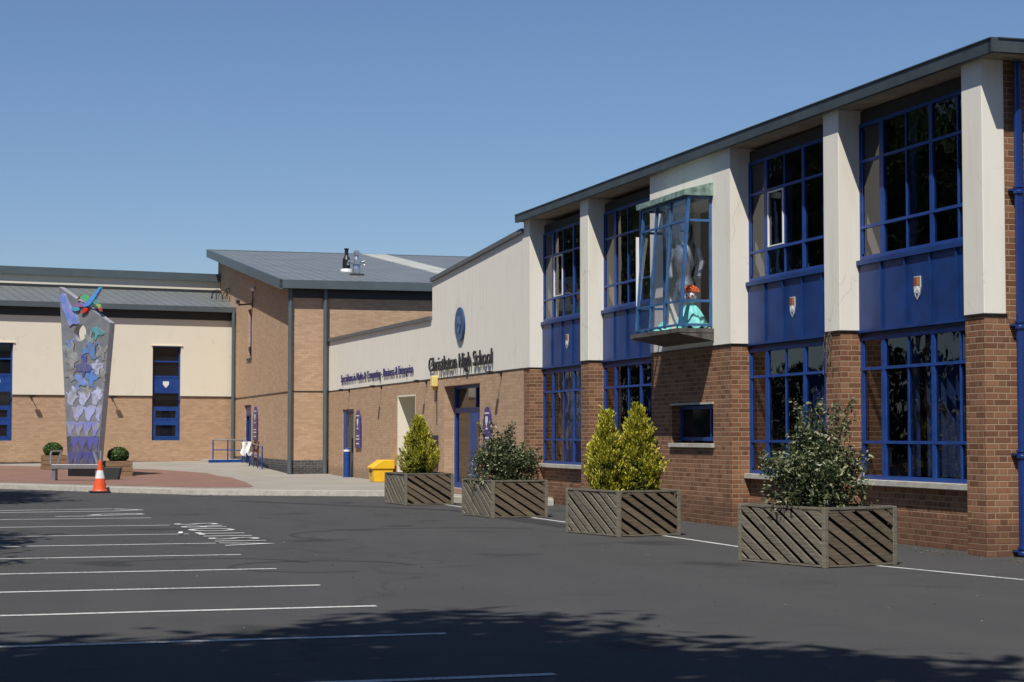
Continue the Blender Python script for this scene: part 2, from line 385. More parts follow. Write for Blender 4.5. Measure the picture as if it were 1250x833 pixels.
def tag(o, label=None, cat=None, group=None, kind=None):
    if label: o['label'] = label
    if cat: o['category'] = cat
    if group: o['group'] = group
    if kind: o['kind'] = kind
    return o
def thing(name, loc, rz, label, cat, group=None):
    o = bpy.data.objects.new(name, None); C.objects.link(o)
    o.location = loc; o.rotation_euler = (0, 0, rz); o.empty_display_size = .3
    return tag(o, label, cat, group)
def copy_tree(o, parent=None):
    c = o.copy(); C.objects.link(c)
    if parent: c.parent = parent
    for ch in list(o.children): copy_tree(ch, c)
    return c
def wall_open(mb, s0, s1, z0, z1, ops, d0, d1):
    """wall slab between d0 and d1 with rectangular openings (s0,s1,z0,z1)"""
    S = sorted({s0, s1, *[min(max(o[0], s0), s1) for o in ops], *[min(max(o[1], s0), s1) for o in ops]})
    Z = sorted({z0, z1, *[min(max(o[2], z0), z1) for o in ops], *[min(max(o[3], z0), z1) for o in ops]})
    hole = lambda a, b_: any(o[0]-1e-6 <= a and b_ <= o[1]+1e-6 for o in [0]) 
    def solid(i, j):
        if i < 0 or j < 0 or i >= len(S)-1 or j >= len(Z)-1: return None
        a, c_ = (S[i]+S[i+1])/2, (Z[j]+Z[j+1])/2
        return not any(o[0] < a < o[1] and o[2] < c_ < o[3] for o in ops)
    for i in range(len(S)-1):
        for j in range(len(Z)-1):
            if not solid(i, j): continue
            a, b_, c_, e = S[i], S[i+1], Z[j], Z[j+1]
            mb.face([(a, d1, c_), (a, d1, e), (b_, d1, e), (b_, d1, c_)])
            mb.face([(a, d0, c_), (b_, d0, c_), (b_, d0, e), (a, d0, e)])
            if not solid(i-1, j): mb.face([(a, d0, c_), (a, d0, e), (a, d1, e), (a, d1, c_)])
            if not solid(i+1, j): mb.face([(b_, d0, c_), (b_, d1, c_), (b_, d1, e), (b_, d0, e)])
            if not solid(i, j-1): mb.face([(a, d0, c_), (a, d1, c_), (b_, d1, c_), (b_, d0, c_)])
            if not solid(i, j+1): mb.face([(a, d0, e), (b_, d0, e), (b_, d1, e), (a, d1, e)])
    return mb

def text_obj(name, txt, mat, parent, origin, xdir, ydir, size, depth, width=None, spacing=1.0):
    cu = bpy.data.curves.new('t', 'FONT'); cu.body = txt; cu.size = size; cu.extrude = 0; cu.space_character = spacing
    cu.resolution_u = 3
    to = bpy.data.objects.new('t', cu); C.objects.link(to)
    dg = bpy.context.evaluated_depsgraph_get()
    me = bpy.data.meshes.new_from_object(to.evaluated_get(dg))
    bpy.data.objects.remove(to); bpy.data.curves.remove(cu)
    bm = bmesh.new(); bm.from_mesh(me)
    xs = [v.co.x for v in bm.verts]; x0, x1 = min(xs), max(xs)
    sx = width/(x1-x0) if width else 1
    X = Vector(xdir).normalized(); Y = Vector(ydir).normalized(); Z = X.cross(Y)
    if depth:
        r = bmesh.ops.extrude_face_region(bm, geom=bm.faces[:])
        vs = [g for g in r['geom'] if isinstance(g, bmesh.types.BMVert)]
        bmesh.ops.translate(bm, verts=vs, vec=(0, 0, depth))
    for v in bm.verts:
        p = v.co; v.co = Vector(origin) + X*((p.x-x0)*sx) + Y*p.y + Z*p.z
    bmesh.ops.recalc_face_normals(bm, faces=bm.faces)
    bm.to_mesh(me); bm.free(); me.name = name
    me.materials.clear(); me.materials.append(mat)
    o = bpy.data.objects.new(name, me); C.objects.link(o)
    if parent: o.parent = parent
    return o

# ------------------------------------------------------------------ frames
UX, UY = -0.2805131, 0.9598502
OX, OY = 5.6334718, 22.4202139
RZ = math.atan2(UY, UX)
def W(s, d, z=0): return (OX+UX*s-UY*d, OY+UY*s+UX*d, z)
def sm(t): t = max(0, min(1, t)); return t*t*(3-2*t)
def gz(y): return .13 + .29*max(0, min(1, (y-61)/13))

# ------------------------------------------------------------------ ground
g = MB(); g.face([(-400, -200, 0), (400, -200, 0), (400, 600, 0), (-400, 600, 0)])
tag(g.build('tarmac_car_park', M_asphalt), kind='structure')
KP = [(-70, 62), (-30, 56), (-13.75, 50.73), (-10.43, 47.83), (-7.55, 45.5), (-5, 44.85), (-3.06, 44.5), (-2.2, 44.1), (-1.95, 42.5), (-1.6, 41.0), (-.9, 39.9), (.85, 38.7)]
def kerb_y(x):
    for (a, b_), (c_, d_) in zip(KP, KP[1:]):
        if a <= x <= c_: return b_+(d_-b_)*(x-a)/(c_-a)
    return KP[-1][1]
def sheet(name, xs, ylo, yhi, dz, mat, n=24, ymin_off=0):
    g = MB(); cols = []
    for x in xs:
        a, b_ = ylo(x), yhi(x); cols.append([(x, a+(b_-a)*k/n, gz(a+(b_-a)*k/n)+dz) for k in range(n+1)])
    for c0, c1 in zip(cols, cols[1:]):
        for k in range(n): g.face([c0[k], c1[k], c1[k+1], c0[k+1]])
    return tag(g.build(name, mat, weld=True), kind='structure')
def lin(a, b_, n): return [a+(b_-a)*i/n for i in range(n+1)]
xs = sorted(set([p[0] for p in KP]+lin(-30, .8, 60)))
sheet('pavement', xs, lambda x: kerb_y(x)+.14, lambda x: 96, 0, M_pave, 50)
g = MB()
for x0, x1 in zip(xs, xs[1:]):
    y0, y1 = kerb_y(x0), kerb_y(x1)
    g.face([(x0, y0, -.05), (x1, y1, -.05), (x1, y1, .125), (x0, y0, .125)])
    g.face([(x0, y0, .125), (x1, y1, .125), (x1, y1+.15, .134), (x0, y0+.15, .134)])
tag(g.build('kerb', M_stone, weld=True), kind='structure')
RT = [(-40, 71), (-20, 70), (-18, 69), (-15, 67.5), (-12.5, 66), (-10.2, 63), (-8.6, 58), (-7.3, 52), (-6.6, 48.2)]
def rt(x):
    for (a, b_), (c_, d_) in zip(RT, RT[1:]):
        if a <= x <= c_: return b_+(d_-b_)*(x-a)/(c_-a)
    return RT[-1][1]
def rb(x): return min(kerb_y(x)+1.45+max(0, (x+8.2))*.5, rt(x))
sheet('red_paved_area', sorted(set([p[0] for p in RT]+lin(-40, -6.6, 70))), rb, rt, .005, M_redpave, 30)
g = MB()
P_ = [W(20.4, .02), W(26.4, .02), W(26.2, .9), W(23.2, 1.25), W(20.4, .95)]
g.face([(p[0], p[1], .137) for p in P_[::-1]])
tag(g.build('entrance_red_paving', M_redpave), kind='structure')
# painted bay lines
NX, NY = -UY, UX
def strip(name, pts, w, z=.004, mat=None):
    g = MB()
    for (ax, ay), (bx, by) in zip(pts, pts[1:]):
        dx, dy = bx-ax, by-ay; l = math.hypot(dx, dy); px, py = -dy/l*w/2, dx/l*w/2
        g.face([(ax-px, ay-py, z), (bx-px, by-py, z), (bx+px, by+py, z), (ax+px, ay+py, z)])
    return tag(g.build(name, mat or M_line), kind='structure')
ends = [(.26, 11.5, -7), (-.48, 13.84, -7), (-1.15, 16.05, -9), (-1.85, 18.26, -9), (-2.55, 20.5, -9), (-3.28, 22.9, -9), (-3.96, 25.3, -8.2), (-4.73, 27.65, -9), (-5.49, 30.32, -9), (-6.3, 33.0, -9)]
for ex, ey, L in ends:
    n = 8; pts = []
    for k in range(n+1):
        t = -L*k/n*1.0 if False else 7.2*k/n
        pts.append((ex+NX*t, ey+NY*t+rnd.uniform(-.012, .012)))
    strip('bay_line', pts, .105)
# letters painted along the line ends
vo_ = text_obj('painted_visitors_text', 'VISITORS', M_line, None, (-3.06, 24.85, .008), (UX, UY, 0), (NX, NY, 0), 1.02, 0, width=6.4, spacing=1.4)
tag(vo_, kind='structure')
def ell(cx, cy, a, b_, t0, t1, n=18):
    return [(cx+NX*a*math.cos(t)+UX*b_*math.sin(t), cy+NY*a*math.cos(t)+UY*b_*math.sin(t)) for t in lin(t0, t1, n)]
strip('painted_marking', [(-13.5, 34.9), (-9.6, 36.2), (-7.8, 37.0), (-7.15, 36.5), (-7.6, 35.9), (-9.5, 35.2), (-13, 34.2)], .13)
strip('painted_marking', [(-8.1, 33.5), (-7.6, 33.7), (-7.1, 34.2), (-6.75, 34.5), (-6.9, 34.8), (-7.5, 34.5), (-7.6, 34.1)], .13)
strip('white_edge_line', [(-1.75, 40.2), (-1.38, 39.2), (.1, 34.2), (.43, 32.85), (2.22, 27.03), (2.94, 24.48), (4.04, 20.97), (5.28, 18.6), (6.5, 15.5)], .08)

M_patch = plain('tar_patch', (.026, .026, .027), .85, 0, .25, 14, bmp=.4)
M_tyre = plain('tyre_rub', (.028, .028, .028), .8, 0, .3, 9)
for cx_, cy_, ra, rb_, t0, t1 in ((-3.4, 21.2, 1.1, 1.0, .3, 3.4), (-2.1, 20.9, 1.0, .9, .2, 5.2), (-.6, 27.5, 2.6, 2.0, 1.2, 3.8)):
    strip('tyre_mark', [(cx_+ra*math.cos(t), cy_+rb_*math.sin(t)) for t in lin(t0, t1, 26)], .07, .0025, M_tyre)
strip('repair_patch', [(-6.0, 41.5), (-1.0, 36.2), (1.0, 29.5)], .45, .002, M_patch)
strip('repair_patch', [(-11.5, 26.0), (-9.6, 26.6)], 1.3, .002, M_patch)

# ------------------------------------------------------------------ main building
main = thing('school_building', (OX, OY, 0), RZ, 'two-storey brick school block with cream piers and tall blue windows under a dark flat roof', 'building')
zb, zt = 2.89, 5.96
ro = lambda s: 5.95+.0065*(s+.5)
piers = [(.002, .45), (3.84, 4.30), (14.76, 15.24), (18.74, 19.17)]
wall0, wall1 = 7.70, 11.30
for a, b_ in piers:
    MB().box(a, b_, -.62, 0, -.1, zb).build('brick_pier', M_brick, main)
    e0 = -.62
    if a < .1:
        MB().box(-.014, b_+.01, -.285, .014, zb+.004, 5.96).build('cream_pier', M_cream, main, bevel=.008)
    else:
        MB().box(a-.01, b_+(.01 if b_ < 19 else 0), e0, .014 if b_ < 19 else 0, zb+.004, ro(a)+.005).build('cream_pier', M_cream, main, bevel=.008 if b_ < 19 else 0)
# brick wall bay with the small window and the oriel opening
sw = (8.46, 10.33, 1.31, 1.95)
mb = MB(); wall_open(mb, wall0, wall1, -.1, zb, [sw], -.62, 0); mb.build('brick_wall', M_brick, main)
ow = (8.52, 10.5, 3.2, 5.3)
mb = MB(); wall_open(mb, wall0-.01, wall1+.01, zb+.004, 6.02, [ow], -.62, .014); mb.build('cream_wall', M_cream, main)
# end wall
MB().box(0, .3, -12, -.622, -.1, 5.95).build('end_wall', M_brick, main)
MB().box(.001, .3, -.6215, -.286, zb, 5.95).build('end_wall_return', M_brick, main)
# back wall
MB().box(.3, 19.2, -12, -11.7, 0, 5.95).build('rear_wall', M_brick, main)
MB().box(18.9, 19.15, -11.7, -.63, 0, 6.0).build('party_wall', M_brick, main)
bays = [(.45, 3.84), (4.30, 7.70), (11.30, 14.76), (15.24, 18.74)]
DW = -.31
def window(parent, s0, s1, z0, z1, rows, name='window', casement=None, lowrow=None):
    """blue steel window five panes wide; column one is nearest the far end (s1)"""
    Wd = s1-s0; p = Wd/5; fb = MB()
    fb.box(s0, s0+.045, DW-.06, DW+.005, z0, z1); fb.box(s1-.045, s1, DW-.06, DW+.005, z0, z1)
    fb.box(s0+.045, s1-.045, DW-.06, DW+.007, z0, z0+.055); fb.box(s0+.045, s1-.045, DW-.06, DW+.007, z1-.05, z1)
    cols = [s0+p*k for k in range(6)]
    thick = {1: .03, 2: .085, 3: .03, 4: .095}   # counted from s0
    for k in (1, 2, 3, 4):
        w = thick[k]; c_ = cols[k]
        fb.box(c_-w/2, c_+w/2, DW-.05, DW+(.006 if w > .08 else .0), z0+.056, z1-.051)
    for zr in rows:
        fb.box(s0+.046, s1-.046, DW-.045, DW+.009, zr-.02, zr+.02)
    # inner sub-frame lines of opening lights
    for (k, za, zc) in ((4, z0+.09, z1-.09),):
        a, c_ = cols[k]+.06, s1-.06
        for (x0, x1, y0, y1) in ((a, a+.03, za, zc), (c_-.03, c_, za, zc)):
            fb.box(x0, x1, DW-.05, DW-.004, y0, y1)
    fr = fb.build('window', M_blue, parent)
    gl = MB()
    gy = DW-.018
    gl.face([(s0+.03, gy, z0+.03), (s0+.03, gy, z1-.03), (s1-.03, gy, z1-.03), (s1-.03, gy, z0+.03)])
    gl.build('glass', M_glass, fr)
    if casement:
        col, za, zc = casement; a, c_ = cols[col]+.04, cols[col+1]-.07
        cb = MB()
        for (x0, x1, y0, y1) in ((a, a+.022, za+.03, zc-.03), (c_-.02, c_, za+.03, zc-.03), (a+.022, c_-.035, za+.03, za+.048), (a+.022, c_-.035, zc-.05, zc-.03)):
            cb.box(x0, x1, DW-.015, DW+.012, y0, y1)
        cb.build('white_casement', M_white, fr)
    return fr
for bi, (a, b_) in enumerate(bays):
    a += .004; b_ -= .004
    # wall below
    MB().box(a, b_, -.6, -.31, -.1, .76).build('wall_below_window', M_brick, main)
    MB().box(a, b_+.0, -.6, -.20, .762, .84).build('window_sill', M_stone, main, bevel=.006)
    window(main, a, b_, .842, 2.80, [1.35, 2.36])
    window(main, a, b_, 3.872, 5.78, [4.33, 5.25], casement=((3, 4.33, 5.25) if bi in (1, 3) else None))
    sp = MB(); sp.box(a, b_, -.45, -.285, 2.86, 3.80)
    pit = (b_-a)/5
    for k in range(1, 5): sp.box(a+pit*k-.018, a+pit*k+.018, -.284, -.262, 2.90, 3.80)
    sp.box(a, b_, -.45, -.245, 3.802, 3.868); sp.box(a, b_, -.284, -.255, 2.862, 2.895)
    panel = sp.build('spandrel_panel', M_bluep, main)
    MB().box(a, b_, -.45, -.325, 2.80, 2.858).build('lintel', M_dkblue, main)
    # crest shield in the middle column
    if bi != 2:
        cx = a+pit*2.5; cz = 3.37; cr = MB()
        sh = [(-.085, .15), (.085, .15), (.09, .0), (.06, -.10), (0, -.16), (-.06, -.10), (-.09, 0)]
        fn = lambda u, v, t: (cx-u, -.284+t, cz+v)
        cr.cur = 0; cr.prism(sh[::-1], fn, .0, .012)
        cr.cur = 1; cr.prism([(-.08, .14), (-.005, .14), (-.005, .03), (-.08, .03)][::-1], fn, .0125, .016)
        cr.cur = 2; cr.prism([(.005, .14), (.08, .14), (.08, .03), (.005, .03)][::-1], fn, .0125, .016)
        cr.cur = 3; cr.prism([(-.075, -.03), (0, .02), (.075, -.03), (.07, -.07), (0, -.02), (-.07, -.07)][::-1], fn, .0125, .016)
        cr.cur = 4; cr.prism([(-.03, -.07), (.03, -.07), (0, -.14)][::-1], fn, .0125, .016)
        cr.build('crest', [plain('crest_white%d'%bi, (.55, .55, .52)), plain('crest_red%d'%bi, (.30, .05, .03)), plain('crest_gold%d'%bi, (.35, .20, .06)), M_white, M_bluep], panel)
    MB().box(a, b_, -.6, -.33, 5.78, 5.955).build('head_board', M_dark, main)
# thin dark flashing between brick and render
for a, b_ in piers[1:3]+[(wall0, wall1)]:
    MB().box(a-.02, b_+.02, -.30, .022, zb-.012, zb+.006).build('drip_bead', M_black, main)
MB().box(-.02, .465, -.30, .022, zb-.010, zb+.005).build('drip_bead', M_black, main)
MB().box(18.73, 19.18, -.30, .02, zb-.012, zb+.006).build('drip_bead', M_black, main)
# interior: slab, ceilings, back partition, curtains
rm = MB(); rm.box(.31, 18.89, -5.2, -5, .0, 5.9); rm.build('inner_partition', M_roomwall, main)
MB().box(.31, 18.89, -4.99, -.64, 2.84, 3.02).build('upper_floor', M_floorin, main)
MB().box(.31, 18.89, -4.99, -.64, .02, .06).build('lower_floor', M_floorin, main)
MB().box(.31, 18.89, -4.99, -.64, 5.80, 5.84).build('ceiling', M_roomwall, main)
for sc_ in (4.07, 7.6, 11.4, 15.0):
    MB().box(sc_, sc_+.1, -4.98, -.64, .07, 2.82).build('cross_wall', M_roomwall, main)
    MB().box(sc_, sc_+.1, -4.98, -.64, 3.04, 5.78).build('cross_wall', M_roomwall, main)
def curtain(s0, s1, z0, z1, d=-.55, mat=M_curtain):
    g = MB(); n = max(6, int((s1-s0)/.03)); P = []
    for k in range(n+1):
        s = s0+(s1-s0)*k/n; P.append((s, d+.035*math.sin(k*.9)+.012*math.sin(k*2.3)))
    for (a, e), (b_, f_) in zip(P, P[1:]): g.face([(a, e, z0), (a, e, z1), (b_, f_, z1), (b_, f_, z0)])
    g.build('curtain', mat, main, smooth=True)
curtain(.5, 2.4, .9, 2.75); curtain(2.7, 3.1, .9, 2.75, -.6); curtain(4.4, 6.2, .9, 2.75); curtain(15.3, 16.8, .9, 2.75); curtain(11.4, 13.0, .9, 2.75); curtain(17.3, 18.0, .9, 2.75)
curtain(2.9, 3.15, 3.9, 5.7, -.7); curtain(6.9, 7.3, 3.9, 5.7, -.7)
M_blind = plain('pale_drape', (.28, .30, .30), .8)
# roof, tapering level: prism
def roofbox(mb, s0, s1, d0, d1, t0, t1):
    z = lambda s, t: ro(s)+t
    P = [(s0, d0), (s1, d0), (s1, d1), (s0, d1)]
    lo = [(s, d, z(s, t0)) for s, d in P]; hi = [(s, d, z(s, t1)) for s, d in P]
    mb.face(lo[::-1]); mb.face(hi)
    for i in range(4):
        j = (i+1) % 4; mb.face([lo[i], lo[j], hi[j], hi[i]])
mb = MB(); roofbox(mb, -.38, 19.3, -12.3, .06, .03, .12); rf = mb.build('roof', M_dark, main)
mb = MB(); roofbox(mb, -.44, 19.4, .061, .135, .0, .155); roofbox(mb, -.47, -.382, -12.3, .135, .0, .156); mb.build('fascia', M_fascia, rf)
mb = MB(); roofbox(mb, -.46, 19.39, .05, .15, .157, .172); roofbox(mb, -.485, -.37, -12.3, .049, .158, .173); mb.build('roof_trim', M_fascia, rf)
mb = MB(); roofbox(mb, -.381, 19.28, -.62, .06, .004, .028); roofbox(mb, -.381, 0.0, -12.3, -.621, .004, .028); mb.build('soffit', M_soffit, rf)
# drainpipe at the end wall
pd = -.43
dp = MB(); dp.tube([(-.09, pd, .12), (-.09, pd, 5.93)], .052, 16).build('drainpipe', M_pipe, main, smooth=False)
DP = C.objects[-1] if False else None
for zc in (.07, 1.22, 2.76, 4.38):
    MB().lathe([(.054, -.05), (.072, -.045), (.072, -.015), (.062, -.01), (.062, .02), (.072, .025), (.072, .05), (.054, .055)], 16, (-.09, pd, zc)).box(-.09, -.005, pd-.1, pd+.1, zc-.012, zc+.012).build('pipe_collar', M_pipe, main)
# small window in brick wall (in the shade of the oriel)
a, b_, z0, z1 = sw
fb = MB(); fb.box(a+.005, b_-.005, -.24, -.16, z0+.04, z0+.10); fb.box(a+.005, b_-.005, -.24, -.16, z1-.07, z1-.01)
for s in (a+.03, a+.5, b_-.03): fb.box(s-.025, s+.025, -.24, -.161, z0+.101, z1-.071)
w_ = fb.build('small_window', M_blue, main)
mb = MB(); mb.face([(a, -.2, z0), (a, -.2, z1), (b_, -.2, z1), (b_, -.2, z0)]); mb.build('glass', M_glassdark, w_)
MB().box(a-.04, b_+.04, -.15, .05, z0-.07, z0).build('window_sill', M_stone, main, bevel=.005)
MB().box(a-.02, b_+.02, -.1, .025, z1, z1+.035).build('lintel', M_stone, main)

# oriel window
fr = MB()
s0, s1 = 8.44, 10.56           # near, far side
T = lambda z: .58-(z-3.2)*.066  # projection as a function of height
def post(mb, s_b, s_t, w, z0=3.2, z1=5.33, inset=.015):
    mb.bar((s_b, T(z0)-inset, z0), (s_t, T(z1)-inset, z1), w, .05, up=(0, 1, 0))
post(fr, s0+.03, s0-.01, .06); post(fr, s1-.04, s1-.06, .05)
for k in (.345, .665): post(fr, s0+(s1-s0)*k, s0+(s1-s0)*k, .035)
for z in (3.23, 3.62, 4.93, 5.30):
    fr.box(s0+.04, s1-.05, T(z)-.03, T(z)+.008, z-.016, z+.016)
    fr.box(s0-.004, s0+.02, .02, T(z)-.03, z-.02, z+.02); fr.box(s1-.035, s1, .02, T(z)-.03, z-.02, z+.02)
fr.box(s0-.002, s0+.03, .0145, .06, 3.2, 5.33); fr.box(s1-.03, s1, .0145, .06, 3.2, 5.33)
oriel = fr.build('oriel_window', plain('faded_blue', (.035, .11, .26), .5, 0, .3, 6), main)
gl = MB(); gl.face([(s0, T(3.2)-.01, 3.2), (s0, T(5.32)-.01, 5.32), (s1, T(5.32)-.01, 5.32), (s1, T(3.2)-.01, 3.2)])
gl.face([(s0+.004, .02, 3.2), (s0+.004, .02, 5.32), (s0+.004, T(5.32)-.03, 5.32), (s0+.004, T(3.2)-.03, 3.2)])
gl.face([(s1-.01, .02, 3.2), (s1-.01, .02, 5.32), (s1-.01, T(5.32)-.03, 5.32), (s1-.01, T(3.2)-.03, 3.2)])
gl.build('glass', M_glassclear, oriel)
MB().box(s1-.05, s1-.04, .515, .57, 3.66, 4.85).build('lit_edge', M_white, oriel)  # white bar painting the sunlit edge of the far front post
lb = MB()   # tapering stone ledge
P1 = [(s0-.06, .015), (s1+.06, .015), (s1+.06, .64), (s0-.06, .64)]
lb.prism(P1[::-1] if False else P1, lambda u, v, t: (u, v, t), 3.10, 3.17)
lb.face([(s0-.06, .015, 2.97), (s1+.06, .015, 2.97), (s1+.06, .015, 3.09), (s0-.06, .015, 3.09)])
lb.face([(s0-.06, .015, 2.97), (s0-.06, .64, 3.09), (s1+.06, .64, 3.09), (s1+.06, .015, 2.97)])
lb.face([(s0-.06, .015, 2.97), (s0-.06, .015, 3.09), (s0-.06, .64, 3.09)]); lb.face([(s1+.06, .015, 2.97), (s1+.06, .64, 3.09), (s1+.06, .015, 3.09)])
lb.build('ledge', M_ledge, oriel)
cr = MB(); zz = 5.33
cr.box(s0-.07, s1+.08, .016, .52, zz, zz+.09)
cr.face([(s0-.07, .016, zz+.22), (s0-.07, .52, zz+.09), (s1+.08, .52, zz+.09), (s1+.08, .016, zz+.22)])
cr.face([(s0-.07, .016, zz+.09), (s0-.07, .52, zz+.09), (s0-.07, .016, zz+.22)]); cr.face([(s1+.08, .016, zz+.09), (s1+.08, .016, zz+.22), (s1+.08, .52, zz+.09)])
cr.build('copper_roof', M_copper, oriel)

# things inside the oriel
pup = thing('puppet', W(8.74, .27, 3.2), -.25, 'orange haired puppet wrapped in teal cloth sitting in the oriel window', 'puppet')
g = MB(); N_ = 40; R_ = 12
for i in range(R_):
    for k in range(N_):
        def pt(i, k):
            t = i/R_; a = 2*PI*k/N_
            r = (.27*(1-t**1.6)+.05)*(1+.14*math.sin(5*a+3*t)+.08*math.sin(11*a-6*t))
            return (r*.80*math.cos(a), r*.60*math.sin(a), .40*t+.03*math.sin(7*a+t*9)*(1-t))
        g.face([pt(i, k), pt(i, k+1), pt(i+1, k+1), pt(i+1, k)])
g.build('cloth_body', M_teal, pup, smooth=True)
def ball(mb, c_, r, n=14, sq=(1, 1, 1), wob=0):
    prof = [(math.sin(PI*i/n), -math.cos(PI*i/n)) for i in range(n+1)]
    for i in range(n):
        for k in range(n+4):
            m_ = n+4
            def p(i, k):
                a = 2*PI*k/m_; rr = r*(1+wob*math.sin(5*a+i))
                return (c_[0]+sq[0]*rr*prof[i][0]*math.cos(a), c_[1]+sq[1]*rr*prof[i][0]*math.sin(a), c_[2]+sq[2]*rr*prof[i][1])
            q = [p(i, k), p(i, k+1), p(i+1, k+1), p(i+1, k)]
            if i == 0: q = [q[0], q[2], q[3]]
            elif i == n-1: q = q[:3]
            mb.face(q)
    return mb
hd = ball(MB(), (0, 0, .50), .115, sq=(.9, .9, 1.05)).build('head', M_face, pup, smooth=True)
hr = MB()
for k in range(260):
    th = rnd.uniform(0, 2*PI); ph = rnd.uniform(.0, 1.0)
    d = Vector((math.sin(ph)*math.cos(th), math.sin(ph)*math.sin(th), math.cos(ph)))
    p = Vector((0, 0, .53))+d*.105; q = p+d*.06+Vector((rnd.uniform(-.03, .03), rnd.uniform(-.03, .03), -.03*ph))
    hr.bar(p, q, .018, .018)
hr.build('hair', M_hair, pup)
for sx in (-1, 1):
    ball(MB(), (sx*.045, -.10, .52), .030, 8).build('eye', M_white, hd)
    ball(MB(), (sx*.045, -.127, .52), .013, 6).build('pupil', M_black, hd)
ball(MB(), (0, -.118, .485), .022, 8).build('nose', M_hair, hd)
MB().bar((-.04, -.108, .445), (.04, -.108, .445), .014).build('mouth', M_black, hd)
arm = thing('suit_of_armour', W(9.12, .20, 3.2), -.25, 'tall silvery suit of armour standing inside the oriel window', 'armour')
MB().lathe([(.13, 0), (.12, .05), (.075, .3), (.08, .5), (.15, .55), (.17, .75), (.11, .85), (.13, .9), (.19, 1.1), (.20, 1.3), (.14, 1.42), (.06, 1.45)], 20).build('breastplate', M_silver, arm, smooth=True)
MB().lathe([(.06, 1.44), (.10, 1.48), (.115, 1.6), (.10, 1.72), (.05, 1.80), (0, 1.83)], 18).build('helmet', M_silver, arm, smooth=True)
MB().box(-.08, .08, -.125, -.10, 1.60, 1.625).build('visor_slot', M_black, arm)
for sx in (-1, 1):
    MB().tube([(sx*.2, 0, 1.32), (sx*.27, -.03, 1.1), (sx*.23, -.12, .85)], [.065, .05, .04], 10).build('arm_plate', M_silver, arm)
tl = thing('teal_cloth', W(10.0, .28, 3.2), RZ, 'small crumpled teal cloth on the far end of the oriel ledge', 'cloth')
g = MB()
for i in range(6):
    for k in range(20):
        def pt(i, k):
            t = i/6; a = 2*PI*k/20; r = .2*(1-t)*(1+.2*math.sin(4*a+5*t)); return (r*1.6*math.cos(a), r*math.sin(a), .14*t*(1+.3*math.sin(3*a)))
        g.face([pt(i, k), pt(i, k+1), pt(i+1, k+1), pt(i+1, k)])
g.build('crumpled_fabric', M_teal, tl, smooth=True)

# ------------------------------------------------------------------ entrance block (lower, same front plane)
ent = thing('entrance_block', (OX, OY, 0), RZ, 'long low entrance wing of buff brick with a cream upper wall and stepped sloping coping', 'building')
SE = 41.78
door = (22.78, 26.2, .10, 2.67); niche = (29.3, 31.5, .13, 2.55); sdoor = (37.6, 39.4, .12, 2.25)
mb = MB(); wall_open(mb, 19.172, SE, -.1, 2.88, [door, niche, sdoor], -.27, 0); mb.build('brick_wall', M_buff, ent)
def topz(s):
    return 5.83-(s-19.3)/8.13*.42 if s <= 27.45 else 4.42+(s-27.45)/13.4*.11
mb = MB()
for a, b_ in ((19.172, 27.45), (27.45, SE)):
    za, zb_ = topz(a), topz(b_-1e-4) if b_ < 28 else topz(b_)
    if a > 27: za = topz(27.46)
    lo = 2.892
    A = [(a, 0, lo), (b_, 0, lo), (b_, 0, zb_), (a, 0, za)]; B = [(s, -.3, z) for s, d, z in A]
    mb.face(A[::-1]); mb.face(B); mb.face([A[0], A[1], B[1], B[0]]); mb.face([A[3], B[3], B[2], A[2]])
    mb.face([A[1], A[2], B[2], B[1]]); mb.face([A[0], B[0], B[3], A[3]])
mb.build('cream_wall', M_cream, ent)
mb = MB()
for a, b_, za, zb_ in ((19.19, 27.5, topz(19.2), topz(27.44)), (27.51, SE+.1, topz(27.46), topz(SE))):
    P = [(a, za), (b_, zb_), (b_, zb_+.10), (a, za+.10)]
    mb.prism(P[::-1], lambda u, v, t: (u, t, v+.003), -.4, .06)
mb.build('coping', M_coping, ent)
MB().box(19.2, SE, -.28, .012, 2.875, 2.90).build('flashing_strip', M_black, ent)
mb = MB(); mb.box(19.2, 27.45, -9, -.31, 5.2, 5.3); mb.box(27.45, SE, -9, -.31, 4.2, 4.3); mb.build('flat_roof', M_dark, ent)
mb = MB(); mb.box(19.2, SE, -9.2, -9, 0, 4.2); mb.box(27.3, 27.44, -9, -.31, 4.3, 5.3); mb.build('rear_wall', M_buff, ent)
# reveals rooms
mb = MB(); mb.box(29.3-.02, 31.52, -2.2, -2.1, .1, 2.6); mb.box(31.44, 31.52, -2.1, -.003, .13, 2.6); mb.box(29.28, 29.36, -2.1, -.003, .13, 2.6); mb.box(29.36, 31.44, -2.1, -.003, 2.50, 2.6); mb.build('porch_recess', M_cream2, ent)
# main door, frame
a, b_, z0, z1 = door
D0 = -.27
fb = MB()
fb.box(a, a+.1, D0-.1, D0, z0, z1); fb.box(b_-.12, b_, D0-.1, D0, z0, z1); fb.box(a+.1, b_-.12, D0-.1, D0, z1-.07, z1)
fb.box(a+.1, b_-.12, D0-.1, D0+.004, 2.0, 2.12)
fb.box(a+1.75, a+1.87, D0-.1, D0+.003, z0, 2.0); fb.box(a+.55, a+.67, D0-.1, D0+.003, z0, 2.0)
fb.box(a+1.87, b_-.12, D0-.1, D0, z0, z0+.16); fb.box(a+.1, a+.55, D0-.1, D0, z0, z0+.16)
fb.box(a+1.3, a+1.38, D0-.1, D0+.002, 2.12, z1-.07)
fm = fb.build('door_frame', M_blue, ent)
gl = MB(); gl.face([(a, D0-.05, z0), (a, D0-.05, z1), (b_, D0-.05, z1), (b_, D0-.05, z0)]); gl.build('glass', M_glassdark, fm)
MB().box(b_-.14-.25, b_-.13, D0+.001, D0+.006, 2.3, 2.5)
dl = MB().box(a+.67, a+1.75, D0-.04, D0+.02, z0+.02, 1.99).build('door_leaf', M_blue, ent, bevel=.005)
